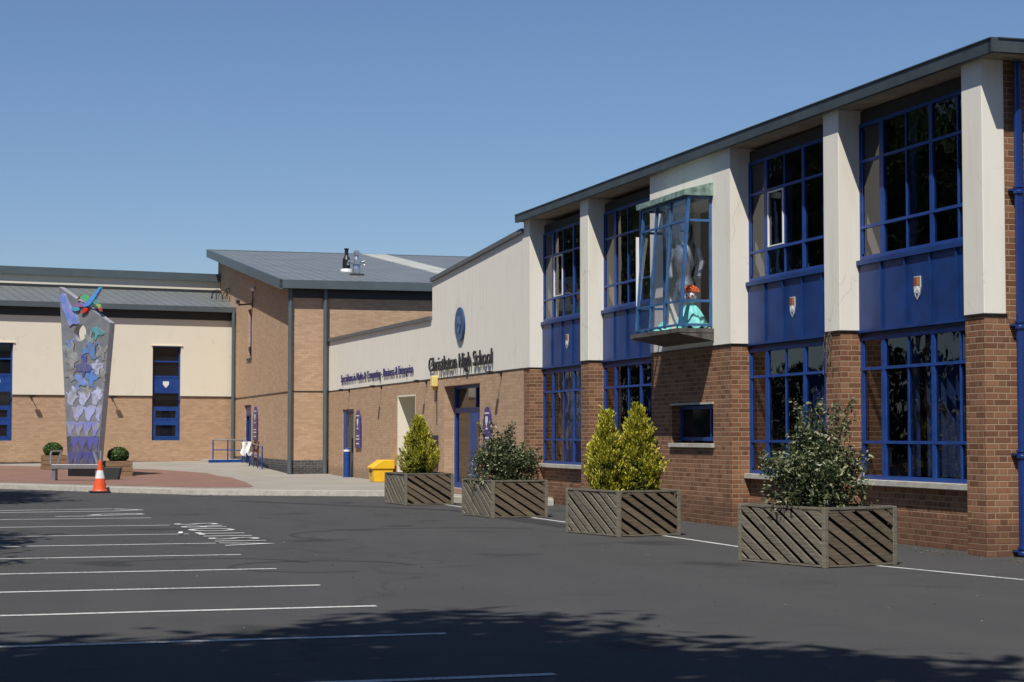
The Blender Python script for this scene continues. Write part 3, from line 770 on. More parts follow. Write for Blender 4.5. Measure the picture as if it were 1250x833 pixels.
MB().box(a+.85, a+1.2, D0+.021, D0+.026, .5, 1.8).build('door_glass', M_glassdark, dl)
MB().tube([(a+.80, D0+.07, .8), (a+.80, D0+.07, 1.4)], .018, 8).build('handle', M_silver, dl)
cm = MB(); cm.prism([(-.1, .14), (.1, .14), (.1, 0), (0, -.15), (-.1, 0)], lambda u, v, t: (a+1.0+u, D0+t, 2.38-0+v), -.045, -.03); cm.build('door_crest', M_white, fm)
MB().box(a, b_, -2, D0-.12, z0-.05, z0).build('door_step', M_stone, ent)
# side door
a, b_, z0, z1 = sdoor
D1 = -.045
fb = MB(); fb.box(a, a+.1, D1-.08, D1, z0, z1); fb.box(b_-.45, b_, D1-.08, D1+.01, z0, z1); fb.box(a+.1, b_-.45, D1-.08, D1, z1-.08, z1)
sd = fb.build('door_frame', M_blue, ent)
lf = MB().box(a+.1, b_-.45, D1-.06, D1-.02, z0, z1-.08)
for k in range(26): lf.box(a+.12, b_-.47, D1-.02, D1-.012, z0+.06+k*.077, z0+.10+k*.077)
lf.build('shutter_door', plain('shutter_grey', (.11, .10, .085), .6), sd)
MB().box(a+.35, a+.42, D1-.01, D1+.03, .9, 1.35).build('push_bar', M_black, sd)
MB().box(19.172, SE, .001, .012, -.05, .0).build('footing', M_stone, ent)

# lettering
def word_sign(name, txt, mat, loc, size, depth, width, label):
    t = thing(name, loc, RZ, label, 'sign')
    def ext(x):
        o = text_obj('m', x, mat, None, (0, 0, 0), (1, 0, 0), (0, 0, 1), size, 0); xs_ = [v.co.x for v in o.data.vertices]
        me = o.data; bpy.data.objects.remove(o); bpy.data.meshes.remove(me); return max(xs_)-min(xs_)
    ws = txt.split(' '); full = ext(txt); k = width/full
    for i, w_ in enumerate(ws):
        x1 = ext(' '.join(ws[:i+1])); ww = ext(w_)
        text_obj('word', w_, mat, t, (-(x1-ww)*k, 0, 0), (-1, 0, 0), (0, 0, 1), size, depth, width=ww*k)
    return t
word_sign('school_name_sign', 'Christleton High School', M_dullgrey, W(27.62, .03, 3.08), .52, .035, 6.05, 'black raised letters reading Christleton High School on the cream wall')
word_sign('subject_sign', 'Specialisms in Maths & Computing - Business & Enterprise', M_letterblue, W(39.5, .02, 3.12), .35, .02, 10.0, 'small dark blue raised letters reading Specialisms in Maths & Computing on the cream wall')
'''nm = text_obj('school_name_sign', 'Christleton High School', M_dullgrey, None, (0, 0, 0), (-1, 0, 0), (0, 0, 1), .50, .05, width=6.05)
nm.location = W(27.62, .06, 3.12); nm.rotation_euler = (0, 0, RZ)
nm.scale = (1, 1, 1)
tag(nm, 'black raised letters reading Christleton High School on the cream wall', 'sign')
nm2 = text_obj('subject_sign', 'Specialisms in Maths & Computing - Business & Enterprise', M_letterblue, None, (0, 0, 0), (-1, 0, 0), (0, 0, 1), .36, .04, width=10.0)
nm2.location = W(39.5, .05, 3.12); nm2.rotation_euler = (0, 0, RZ)
tag(nm2, 'small dark blue raised letters reading Specialisms in Maths & Computing on the cream wall', 'sign')'''
rd = thing('round_crest_sign', W(24.5, .0, 4.14), RZ, 'round blue school crest sign high on the cream entrance wall', 'sign')
def disc(r, d0, d1, n=32):
    return MB().prism([(r*math.cos(2*PI*k/n), r*math.sin(2*PI*k/n)) for k in range(n)][::-1], lambda u, v, t: (u, t, v), d0, d1)
disc(.42, .02, .06).build('disc', plain('crest_navy', (.02, .06, .17), .35), rd)
rg = MB(); n = 32
for k in range(n):
    a0, a1 = 2*PI*k/n, 2*PI*(k+1)/n
    q = lambda r, a, t: (r*math.cos(a), t, r*math.sin(a))
    rg.face([q(.36, a0, .062), q(.36, a1, .062), q(.33, a1, .062), q(.33, a0, .062)][::-1])
rg.build('ring', plain('crest_blue_line', (.09, .16, .30), .4), rd)
em = MB(); em.prism([(-.16, .2), (.16, .2), (.17, 0), (.11, -.13), (0, -.22), (-.11, -.13), (-.17, 0)][::-1], lambda u, v, t: (u, t, v), .062, .075)
em.build('shield', plain('crest_pale', (.10, .17, .30), .5), rd)
em = MB(); em.prism([(-.13, -.03), (0, .05), (.13, -.03), (.13, -.08), (0, 0), (-.13, -.08)][::-1], lambda u, v, t: (u, t, v), .076, .082); em.build('chevron', plain('crest_mid', (.02, .05, .14), .5), rd)

def arch_sign(s, z0, z1, w, label, frame=(OX, OY), d=.02):
    t = thing('wall_sign', (frame[0]+UX*s-UY*d, frame[1]+UY*s+UX*d, z0), RZ, label, 'sign', 'purple arched wall signs')
    h = z1-z0; P = [(-w/2, 0), (w/2, 0), (w/2, h-w*.45)]+[(w*.42*math.cos(q), h-w*.42+w*.42*math.sin(q)) for q in lin(.0, PI, 12)]+[(-w/2, h-w*.45)]
    MB().prism(P[::-1], lambda u, v, t_: (u, t_, v), 0, .03).build('board', M_purple, t)
    MB().prism([(-.09, .13), (.09, .13), (.09, 0), (0, -.13), (-.09, 0)][::-1], lambda u, v, t_: (u, t_, v+h*.66), .031, .036).build('crest', M_white, t)
    g = MB()
    for k, (zz, ww) in enumerate(((h*.84, .3), (h*.30, .28), (h*.22, .34), (h*.10, .3), (h*.5, .14))):
        for j in range(5): g.box(-w*ww+w*ww*2*j/5, -w*ww+w*ww*2*(j+.7)/5, .031, .034, zz, zz+.035)
    g.build('lettering_strip', M_white, t)
    return t
arch_sign(22.0, 1.05, 2.1, .66, 'purple arched wall sign just right of the main blue entrance door, behind the dark bush')
arch_sign(36.75, 1.05, 2.2, .8, 'purple arched wall sign on buff brick beside the grey shuttered side door')

# wall lights: small dark fittings along the joint, with long shadows
def wall_light(loc, rz, label):
    t = thing('floodlight', loc, rz, label, 'lamp', 'small dark floodlights along the top of the brickwork')
    MB().bar((0, 0, 0), (0, .28, .05), .025).bar((0, .0, -.05), (0, .0, .05), .06).build('arm', M_black, t)
    MB().box(-.09, .09, .22, .34, -.02, .05).build('lamp_head', M_black, t, bevel=.005)
    return t
for s, tx in ((38.2, 'small dark floodlight on the joint above the grey side door'), (28.0, 'small dark floodlight on the joint between porch recess and yellow alarm box'), (20.9, 'small dark floodlight on the joint right of the main door, above the dark bush'), (33.5, 'small dark floodlight on the joint above the yellow grit bin')):
    wall_light(W(s, .01, 2.83), RZ, tx)
al = thing('alarm_box', W(26.9, .0, 2.6), RZ, 'pale yellow alarm box on the brick wall under the school name', 'alarm')
MB().box(-.11, .11, .005, .16, .08, .36).build('housing', M_lamp, al, bevel=.02)
MB().lathe([(.05, -.02), (.07, .08)], 12, (0, .08, 0)).build('siren', plain('amber', (.55, .33, .06), .4), al)
MB().tube([(0, .01, -.9), (0, .01, 0)], .012, 6).build('cable', M_black, al)
pb = thing('post_box', W(27.0, .0, .62), RZ, 'slim dark letter box fixed to the brick wall left of the main door', 'letter box')
MB().box(-.25, .25, .002, .14, 0, .82).build('box_body', M_dark, pb, bevel=.01)
MB().box(-.18, .18, .141, .15, .62, .66).build('slot', M_black, pb)

# grit bin
gb = thing('grit_bin', W(31.9, .38, .13), RZ, 'yellow plastic grit bin with sloping lid against the buff brick wall', 'grit bin')
P = [(-.25, 0), (.25, 0), (.29, .36), (-.29, .36)]
MB().prism(P[::-1], lambda u, v, t: (t, u, v), -.33, .33).build('body', M_yellow, gb, bevel=.02)
P = [(-.32, .365), (.32, .365), (.32, .42), (.02, .62), (-.32, .62)]
MB().prism(P[::-1], lambda u, v, t: (t, u, v), -.36, .36).build('lid', M_yellow, gb, bevel=.02)
MB().box(-.1, .1, .295, .31, .26, .34).build('latch', M_black, gb)
bo = thing('bollard', W(37.85, .16, .13), RZ, 'blue round bollard in front of the side door', 'bollard')
MB().lathe([(.13, 0), (.13, .02), (.105, .03), (.105, .86), (.085, .9), (0, .92)], 18).build('post', M_blue, bo)
MB().lathe([(.107, .80), (.107, .86)], 18).build('reflective_band', M_white, bo)

# ------------------------------------------------------------------ brick block behind (C)
CS, CD = 41.79, 1.25
cx0, cy0, _ = W(CS, CD)
blk = thing('brick_block', (cx0, cy0, 0), RZ, 'taller buff brick block with wide grey metal roof behind the entrance wing', 'building')
slit = (8.9, 9.9, 4.34, 6.2); cdoor = (8.9, 10.7, .35, 2.58)
rz_ = lambda s: 6.47+(s+.8)*.1449
wl = MB(); wall_open(wl, .0, 18.7, .62, 6.3, [slit, cdoor], -.3, 0)
P = [(.0, 6.3), (18.7, 6.3), (18.7, rz_(18.7)-.1), (0, 6.34)]
wl.prism(P[::-1], lambda u, v, t: (u, t, v), -.3, 0)
wl.box(0.0, .3, -22, -.301, .62, 6.3)
wl.build('brick_wall', M_buff, blk)
MB().box(18.4, 18.69, -22, -.31, 0, 9.0).build('rear_wall', M_buff, blk)
pl = MB(); wall_open(pl, -.01, 18.7, -.1, .618, [(8.9, 10.7, .3, .7)], -.29, .012); pl.box(-.012, .29, -22, -.291, -.1, .618); pl.build('plinth', M_engbrick, blk)
# roof slab
def slope(mb, s0, s1, d0, d1, t0, t1):
    P = [(s0, d0), (s1, d0), (s1, d1), (s0, d1)]
    lo = [(s, d, rz_(s)+t0) for s, d in P]; hi = [(s, d, rz_(s)+t1) for s, d in P]
    mb.face(lo[::-1]); mb.face(hi)
    for i in range(4):
        j = (i+1) % 4; mb.face([lo[i], lo[j], hi[j], hi[i]])
mb = MB(); slope(mb, -.22, 19.0, -22, .36, -.06, 0); cr_ = mb.build('roof', M_seamy, blk)
mb = MB(); slope(mb, -.36, 19.05, .361, .46, -.30, .03); slope(mb, 19.001, 19.06, -22, .36, -.3, .03); mb.build('verge_trim', M_grey, cr_)
mb = MB(); mb.box(-.36, -.222, -22, .47, 6.27, 6.55); mb.build('gutter', M_grey, cr_)
mb = MB(); slope(mb, -.0, 18.9, -7.35, -6.25, .004, .03); mb.build('rooflight_strip', M_seamlight, cr_)
mb = MB(); slope(mb, -.22, .0, -22, .35, -.30, -.09); mb.box(-.03, .0, -22, .03, 5.98, 6.3); mb.build('soffit', M_dark, cr_)
for (s, d, tz) in ((-.08, .05, 6.3), (-.10, -1.12, 6.3), (13.1, .1, 6.3)):
    MB().tube([(s, d, gz(cy0+UY*s)), (s, d, tz)], .075, 12).build('downpipe', M_grey, blk)
MB().box(-.02, 18.7, .0, .02, 2.875, 2.90).box(-.02, 0, -1.8, -.001, 2.875, 2.90).build('cable_run', M_black, blk)
a, b_, z0, z1 = slit
fb = MB(); fb.box(a, a+.07, -.2, -.1, z0, z1); fb.box(b_-.07, b_, -.2, -.1, z0, z1); fb.box(a+.07, b_-.07, -.2, -.1, z0, z0+.07); fb.box(a+.07, b_-.07, -.2, -.1, z1-.07, z1); fb.box(a+.07, b_-.07, -.2, -.12, z0+.08, z0+.65)
f_ = fb.build('slit_window', M_blue, blk); g = MB(); g.face([(a, -.17, z0), (a, -.17, z1), (b_, -.17, z1), (b_, -.17, z0)]); g.build('glass', M_glassdark, f_)
MB().box(a-.08, b_+.08, -.1, .05, z0-.06, z0-.002).build('sill', M_dark, blk)
a, b_, z0, z1 = cdoor
fb = MB(); fb.box(a, a+.1, -.2, -.08, z0, z1); fb.box(b_-.1, b_, -.2, -.08, z0, z1); fb.box(a+.1, b_-.1, -.2, -.08, z1-.42, z1); fb.box(a+.8, a+.95, -.2, -.07, z0, z1-.43)
f_ = fb.build('door_frame', M_bluep, blk); g = MB(); g.face([(a, -.15, z0), (a, -.15, z1), (b_, -.15, z1), (b_, -.15, z0)]); g.build('glass', M_glassdark, f_)
MB().box(a+.2, a+.65, -.145, -.14, 1.0, 1.75).build('notice', plain('paper', (.5, .42, .40)), f_)
MB().box(a+.1, b_-.1, -.079, -.07, z1-.36, z1-.1).build('door_sign', M_purple, f_)
arch_sign(7.6, 1.25, 2.5, .95, 'purple arched wall sign beside the ramp door on the brick block', (cx0, cy0))
# cctv on the corner of the block
def WC(s, d, z): return (cx0+UX*s-UY*d, cy0+UY*s+UX*d, z)
cc = thing('security_camera', WC(8.6, .0, 6.35), RZ, 'black and white security camera on a wall bracket above the slit window', 'camera')
MB().bar((0, 0, 0), (0, .55, -.05), .06).bar((0, .0, -.15), (0, .0, .15), .1).build('bracket', M_black, cc)
MB().bar((.35, .55, .12), (-.25, .6, .05), .16).build('housing', M_silver, cc)
MB().bar((-.26, .6, .05), (-.33, .61, .04), .12).build('lens', M_black, cc)
MB().tube([(-.6, .1, -.1), (-.6, .1, .45)], .02, 6).build('aerial_rod', M_black, cc)
ball(MB(), (-.6, .1, .52), .09, 10).build('dome', M_white, cc, smooth=True)
# flues on roof
fl = thing('roof_flue', WC(5.6, -2.95, rz_(5.6)), RZ, 'dark bottle shaped flue on the grey metal roof', 'flue'); fl.scale = (.68,)*3
MB().lathe([(.26, -.1), (.26, .12), (.21, .14), (.21, .62), (.10, .85), (.10, 1.15), (.13, 1.16), (.13, 1.22), (0, 1.24)], 14).build('stack', M_black, fl)
MB().lathe([(.34, -.12), (.30, .10), (.27, .12)], 14).build('collar', M_white, fl)
fl2 = thing('roof_cowl', WC(3.3, -2.85, rz_(3.3)), RZ, 'silvery ventilation cowl with side spouts on the grey metal roof', 'vent'); fl2.scale = (.72,)*3
MB().lathe([(.2, -.1), (.2, .3), (.17, .5), (.24, .52), (.24, .75), (.14, .8), (.10, .95), (.15, .97), (.15, 1.15), (.07, 1.22), (0, 1.23)], 14).build('cowl', M_silver, fl2)
for sy in (-1, 1): MB().tube([(0, sy*.15, .62), (0, sy*.38, .68), (0, sy*.42, .5)], .08, 8).build('spout', M_silver, fl2)
MB().box(-.3, .3, -.32, .32, -.1, .06).build('base_plate', M_dark, fl2)

# ramp, plinth and rail by the door of the block
rp = thing('ramp_platform', (-10.9, 73.2, .3), RZ-PI/2+.1, 'low blue edged ramp platform in the corner by the ramp door', 'ramp')
MB().box(-1.0, .75, -.6, .9, -.2, .20).build('platform', M_stone, rp)
MB().box(-1.02, .77, -.65, -.601, -.1, .20).build('blue_edge', M_blue, rp)
hr_ = thing('handrail', (0, 0, 0), 0, 'blue tube handrail sloping down beside the ramp', 'railing')
RP = [(-11.55, 72.9, .42), (-10.95, 72.7, .42), (-10.35, 72.4, .40), (-9.65, 69.4, .33), (-8.75, 66.1, .20)]
for hh, rr in ((.84, .028), (.45, .02)):
    MB().tube([(x, y, z+hh) for x, y, z in RP], rr, 8).build('rail', M_steel if hh > .5 else M_blue, hr_)
for i, (x, y, z) in enumerate(RP): MB().tube([(x, y, z-.1), (x, y, z+.84)], .026, 8).build('post', M_blue, hr_)
for t in (.33, .66):
    x, y, z = [RP[3][k]+(RP[4][k]-RP[3][k])*t for k in range(3)]; MB().tube([(x, y, z-.1), (x, y, z+.84)], .022, 8).build('post', M_blue, hr_)
ct = thing('draped_coat', (-9.55, 69.0, 1.2), .0, 'white and brown coat hung over the ramp handrail', 'coat')
def drape(w, h, off, mat, nm_, x0=0):
    g = MB(); n = 10; P = {}
    for i in range(n+1):
        for j in range(n+1):
            u = (i/n-.5)*w; v = j/n
            P[i, j] = (x0+u+.05*math.sin(v*5+i)*v, off-.06+.05*math.sin(i*1.3+v*4), -h*v*(1+.25*math.sin(i*1.1)))
    for i in range(n):
        for j in range(n): g.face([P[i, j], P[i+1, j], P[i+1, j+1], P[i, j+1]])
    g.build(nm_, mat, ct, smooth=True)
drape(.42, .42, -.12, M_white, 'white_lining', -.1); drape(.3, .33, -.2, plain('brown_cloth', (.16, .08, .05), .9), 'brown_shell', .22)

# ------------------------------------------------------------------ long pale wing (B)
bx, by = -.893, -.449
BE = 11.2
RB = math.atan2(by, bx)
wing = thing('pale_wing', (-11.09, 75.0, 0), RB, 'long school wing with cream upper wall, buff brick base and grey metal roof', 'building')
wins = [(2.16, 3.3), (8.68, 9.82)]
ops = [(a, b_, 1.23, 4.92) for a, b_ in wins]
mb = MB(); wall_open(mb, -2, BE, .42, 2.965, ops, -.3, 0); mb.build('brick_wall', M_buff, wing)
mb = MB(); wall_open(mb, -2, BE, -.1, .419, [], -.29, .012); mb.build('plinth', M_engbrick, wing)
mb = MB(); wall_open(mb, -2, BE, 2.97, 6.4, ops, -.3, .03); mb.build('cream_wall', M_cream2, wing)
MB().box(-2, BE, .0, .04, 2.945, 2.969).build('flashing_strip', M_black, wing)
for a, b_ in wins:
    fb = MB(); f0, f1 = -.16, -.08
    fb.box(a, a+.06, f0, f1, 1.23, 4.92); fb.box(b_-.06, b_, f0, f1, 1.23, 4.92)
    for z, t in ((4.89, .06), (4.32, .06), (3.72, .08), (3.1, .05), (2.52, .06), (1.99, .12), (1.28, .12)):
        fb.box(a+.06, b_-.06, f0, f1+.002, z-t/2, z+t/2)
    for zc0, zc1 in ((2.05, 2.49), (1.34, 1.93)):
        fb.box(a+.06, a+.17, f0, f1+.01, zc0, zc1); fb.box(b_-.17, b_-.06, f0, f1+.01, zc0, zc1)
        fb.box(a+.17, b_-.17, f0, f1+.01, zc0, zc0+.06); fb.box(a+.17, b_-.17, f0, f1+.01, zc1-.10, zc1)
    f_ = fb.build('window', M_blue, wing)
    MB().box(a+.06, b_-.06, f0, f1-.01, 3.125, 3.68).build('blue_panel', M_blue, f_)
    g = MB(); g.face([(a, -.13, 1.23), (a, -.13, 4.92), (b_, -.13, 4.92), (b_, -.13, 1.23)]); g.build('glass', M_glassdark, f_)
    cx = (a+b_)/2
    MB().prism([(-.12, .12), (.12, .12), (.12, 0), (0, -.14), (-.12, 0)][::-1], lambda u, v, t: (cx+u, t, 3.42+v), -.089, -.08).build('crest', M_white, f_)
    MB().box(a-.06, b_+.06, -.1, .07, 4.925, 4.96).build('window_head', M_cream2, wing)
mb = MB(); mb.box(-2, BE, -.3, .07, 5.98, 6.3); mb.build('soffit', M_dark, wing)
def prof(mb, P, s0, s1): mb.prism(P, lambda u, v, t: (t, u, v), s1, s0)
mb = MB(); prof(mb, [(.25, 6.44), (-4.5, 7.42), (-4.5, 7.46), (.25, 6.51)], -2.5, BE+.3); lr = mb.build('lower_roof', M_seamx, wing)
MB().box(-2.5, BE+.3, .10, .30, 6.30, 6.50).build('gutter', M_grey, lr)
MB().box(-2.5, BE+.3, -4.5, -4.2, 7.40, 7.52).build('ridge_flashing', M_dark, lr)
MB().box(-2.5, BE+.3, -4.8, -4.5, 6.2, 8.0).build('upper_wall', M_cream2, wing)
mb = MB(); prof(mb, [(-4.40, 7.92), (-14, 8.6), (-14, 8.8), (-4.40, 8.2)], -2.5, BE+.3); ur = mb.build('upper_roof', M_grey, wing)
MB().box(-2.5, BE+.35, -4.44, -4.37, 7.90, 8.22).build('upper_fascia', M_grey, ur)
MB().box(BE-.3, BE, -14, -.31, 0, 7.4).build('end_wall', M_buff, wing)
for s, tx in ((4.9, 'small dark floodlight on the pale wing between its slim window and the statue'), (8.0, 'small dark floodlight on the pale wing just left of the statue')):
    wall_light((-11.09+bx*s-by*.03, 75+by*s+bx*.03, 2.9), RB, tx)

# ------------------------------------------------------------------ statue
SY = math.radians(-33)
st = thing('painted_sculpture', (-13.55, 60.0, .18), SY, 'tall grey sculpture slab tapering to its foot, painted with blue birds and a round hole', 'sculpture')
H0 = .25; SW = 1.2; ST = .11
outer = [(-.56*SW, H0), (.52*SW, H0), (.93*SW, 4.80), (-.97*SW, 6.03)]
nh = 32; hc = (-.2, 4.52); hole = [(hc[0]+.27*math.cos(2*PI*k/nh), hc[1]+.27*math.sin(2*PI*k/nh)) for k in range(nh)]
def slab_mesh():
    bm = bmesh.new()
    def ring(pts, y):
        vs = [bm.verts.new((u, y, v)) for u, v in pts]; return vs, [bm.edges.new((vs[i], vs[(i+1) % len(vs)])) for i in range(len(vs))]
    fronts = []
    for y in (-ST, ST):
        o_, eo = ring(outer, y); h_, eh = ring(hole, y)
        bmesh.ops.triangle_fill(bm, edges=eo+eh, use_beauty=True); fronts.append((o_, h_))
    (o1, h1), (o2, h2) = fronts
    side = []
    for A, B_ in ((o1, o2), (h1, h2)):
        for i in range(len(A)):
            j = (i+1) % len(A); side.append(bm.faces.new((A[i], A[j], B_[j], B_[i])))
    bmesh.ops.recalc_face_normals(bm, faces=bm.faces)
    for f in side: f.material_index = 1
    me = bpy.data.meshes.new('slab'); bm.to_mesh(me); bm.free()
    me.materials.append(M_slab); me.materials.append(M_slabside); return me
so = bpy.data.objects.new('slab', slab_mesh()); C.objects.link(so); so.parent = st
cols = {}
def pm(a, b_=None):
    """bird paint: two colours blended unevenly across the shape"""
    b_ = b_ or tuple(c*.35+.10 for c in a)
    if (a, b_) not in cols:
        m, nt, b = newmat('bird_paint_%d' % len(cols)); tc = nd(nt, 'ShaderNodeTexCoord')
        f = noise(nt, tc.outputs['Object'], 4.5, 3, .5)
        nt.links.new(ramp(nt, f, [(.40, a), (.62, b_)]), b.inputs['Base Color']); b.inputs['Roughness'].default_value = .4
        cols[a, b_] = m
    return cols[a, b_]
def chaikin(P, n=2):
    for _ in range(n):
        Q = []
        for i in range(len(P)):
            a, b_ = P[i], P[(i+1) % len(P)]
            Q += [(a[0]*.8+b_[0]*.2, a[1]*.8+b_[1]*.2), (a[0]*.2+b_[0]*.8, a[1]*.2+b_[1]*.8)]
        P = Q
    return P
BIRD = [(1.0, .22), (.74, .34), (.56, .20), (.40, .18), (.34, .55), (.10, .95), (-.20, 1.05), (-.28, .60), (-.18, .22), (-.50, .12), (-.95, .28), (-.80, -.02), (-1.0, -.22), (-.50, -.20), (-.15, -.30), (-.10, -.65), (.18, -.95), (.48, -.95), (.42, -.45), (.46, -.08), (.72, .06)]
FLY = [(0, 1.0), (.20, .80), (.16, .50), (.50, .62), (.90, .50), (.98, .10), (.62, .0), (.30, -.10), (.26, -.5), (.36, -.85), (.0, -.70), (-.36, -.85), (-.26, -.5), (-.30, -.10), (-.62, .0), (-.98, .10), (-.90, .50), (-.50, .62), (-.16, .50), (-.20, .80)]
def paint(P, col, th=.02, nm_='bird', col2=None, smooth=2, y=None):
    y = -ST if y is None else y
    if smooth: P = chaikin(P, smooth)
    area = sum(P[i][0]*P[(i+1) % len(P)][1]-P[(i+1) % len(P)][0]*P[i][1] for i in range(len(P)))
    if area < 0: P = P[::-1]
    bm = bmesh.new()
    f = [bm.verts.new((u, y-th, v)) for u, v in P]; b2 = [bm.verts.new((u, y+.001, v)) for u, v in P]
    bm.faces.new(f)
    for i in range(len(P)):
        j = (i+1) % len(P); bm.faces.new((f[i], b2[i], b2[j], f[j]))
    bmesh.ops.triangulate(bm, faces=[q for q in bm.faces if len(q.verts) > 4])
    bmesh.ops.recalc_face_normals(bm, faces=bm.faces)
    me = bpy.data.meshes.new(nm_); bm.to_mesh(me); bm.free(); me.materials.append(pm(col, col2))
    o = bpy.data.objects.new(nm_, me); C.objects.link(o); o.parent = st; return o
def at_(x, y): return ((x-102)*.0338, (581-y)/38.35+.03)
def B(x, y, s, r_, c_, shape=BIRD, sx=1, th=.02, col2=None):
    cu, cv = at_(x, y); ca, sa = math.cos(r_), math.sin(r_)
    return paint([(cu+(sx*u*ca-v*sa)*s, cv+(sx*u*sa+v*ca)*s) for u, v in shape], c_, th, col2=col2)
LB, BL, DB, PW, TE, GR = (.18, .27, .58), (.09, .26, .66), (.06, .07, .36), (.46, .50, .70), (.08, .38, .42), (.30, .30, .30)
RED, GRN = (.55, .04, .03), (.10, .42, .12)
# rows of triangles at the foot that loosen into wavy shapes further up
def halfw(z): return (-.58-.39*(z-H0)/5.8)*SW, (.54+.34*(z-H0)/4.55)*SW
rows = [(.30, .74, 0, (.07, .07, .26)), (.75, 1.20, .0, (.10, .10, .38)), (1.21, 1.68, .25, (.20, .21, .52)), (1.69, 2.18, .5, (.36, .39, .66)), (2.19, 2.68, .8, (.42, .46, .68))]
paint([(halfw(.28)[0]+.03, .28), (halfw(.28)[1]-.03, .28), (halfw(1.2)[1]-.03, 1.22), (halfw(1.2)[0]+.03, 1.22)], (.07, .07, .10), .006, 'dark_ground', (.13, .13, .16), 0)
for ri, (za, zb2, wv, c_) in enumerate(rows):
    n = 4 if ri < 3 else 3
    for k in range(n):
        l0, l1 = halfw(za); t0, t1 = halfw(zb2); l0 += .05; t0 += .05; l1 -= .05; t1 -= .05
        sh = .5 if ri % 2 else 0
        top = [t0+(t1-t0)*min(1, max(0, (k+sh)/n)), t0+(t1-t0)*min(1, max(0, (k+1+sh)/n))]
        if top[1]-top[0] < .1: continue
        bot = l0+(l1-l0)*min(.97, (k+.5+sh)/n); w = top[1]-top[0]; h = zb2-za; j = wv*.11
        top = [top[0]-.02, top[1]+.02]; w += .04
        P = [(top[0], zb2), (top[0]+w*.33, zb2-j*1.2), (top[0]+w*.6, zb2+j*.8), (top[1], zb2), (top[1]-w*.12+j, za+h*.62), (top[1]-w*.36, za+h*.38-j), (bot+.02+j*.5, za+.01), (bot-j, za+.02), (top[0]+w*.30-j, za+h*.35), (top[0]+w*.14+j, za+h*.62)]
        paint(P, c_, .014+.004*(k % 2), nm_='painted_triangle', col2=(c_[0]*.6+.05, c_[1]*.6+.05, c_[2]*.6+.05) if ri < 2 else (.30, .30, .33), smooth=(0 if ri == 0 else 1 if ri < 3 else 2))
for k, (x, y, z_, r_, c_, shp) in enumerate(((90, 482, .25, .5, PW, FLY), (106, 480, .23, -.3, GR, BIRD), (121, 484, .24, .2, PW, FLY), (97, 468, .32, .9, LB, BIRD), (112, 466, .31, -.1, BL, FLY), (85, 460, .27, .4, GR, FLY), (126, 461, .24, .2, GR, BIRD),
        (102, 448, .38, 3.1, DB, FLY), (119, 453, .29, 0, PW, FLY), (86, 445, .32, .1, GR, FLY), (110, 429, .40, .25, BL, BIRD), (84, 432, .38, 1.2, (.30, .33, .33), BIRD), (125, 434, .30, 1.9, GR, BIRD), (83, 424, .26, 2.2, LB, BIRD),
        (119, 409, .30, 1.1, TE, BIRD), (109, 416, .24, 1.2, (.28, .34, .34), BIRD))):
    B(x, y, z_, r_, c_, shp, sx=(-1 if k in (11, 15) else 1), th=.016+.003*(k % 4))
paint([at_(*q) for q in ((69, 364), (72, 359), (76, 360), (79, 368), (84, 378), (91, 388), (95, 399), (88, 397), (83, 401), (78, 388), (73, 377))], (.14, .22, .55), .045, 'bird', (.25, .28, .55), 1)
# the bright bird breaking over the sloping top edge, standing proud of the slab
BB = [([(0, 0), (.25, .10), (.62, .52), (1.05, 1.10), (1.0, 1.25), (.80, 1.12), (.45, .75), (.1, .45), (-.22, .20), (-.4, -.05)], (.12, .22, .66), .10, (.05, .38, .60)),
      ([(.05, .35), (-.1, .72), (-.45, .80), (-.70, .62), (-.32, .50), (-.15, .30)], (.05, .42, .42), .08, (.10, .42, .12)),
      ([(-.45, .80), (-.70, .62), (-.95, .45), (-.62, .78)], RED, .085, None), ([(.35, .45), (.70, .42), (.92, .15), (.62, .08), (.42, .25)], TE, .08, None),
      ([(.92, .15), (1.02, -.10), (.95, -.20), (.80, -.05), (.62, .08)], (.40, .45, .08), .085, GRN), ([(1.02, -.10), (1.10, -.45), (.85, -.18), (.95, -.2)], RED, .09, None),
      ([(-.25, .15), (-.9, .28), (-1.25, .12), (-.75, -.02), (-.35, 0)], (.42, .10, .14), .07, (.20, .15, .4)), ([(-.75, .02), (-1.45, .02), (-1.25, -.30), (-.7, -.25)], TE, .065, (.10, .22, .5)),
      ([(-.1, -.05), (-.35, -.12), (-.62, -.42), (-.40, -.48), (.02, -.25)], RED, .08, None)]
for shp, c_, th, c2 in BB:
    u, v = at_(108, 377); paint([(u+p[0]*.54, v+p[1]*.48) for p in shp], c_, th, 'bright_bird', c2, 1)
MB().box(-.6, .56, -.18, .18, -.05, H0).build('foot', M_black, st)

def shift(x0, x1, y): return (x0+x1)/2
# bench in front
bn = thing('metal_bench', (-12.6, 54.6, .13), math.radians(2), 'grey metal bench with angled arm rests in front of the sculpture', 'bench')
MB().box(-.68, .70, -.2, .25, .34, .47).build('seat', M_steel, bn, bevel=.01)
for sx in (-.62, .62):
    MB().box(sx-.05, sx+.05, -.16, .2, 0, .34).build('leg', M_steel, bn)
    MB().bar((sx*.95, .1, .47), (sx*.75, .15, .86), .05).bar((sx*.75, .15, .86), (sx*1.15, -.1, .84), .04).bar((sx*1.15, -.1, .84), (sx*1.15, -.15, .47), .04).build('arm_rest', M_silver, bn)
pz = thing('dark_block', (-11.8, 55.6, .13), 0, 'dark block standing under the right end of the bench', 'block')
MB().prism([(-.35, .36), (.3, .36), (.22, 0), (-.15, 0)][::-1], lambda u, v, t: (u, t, v), -.15, .15).build('block_body', M_dark, pz, bevel=.01)

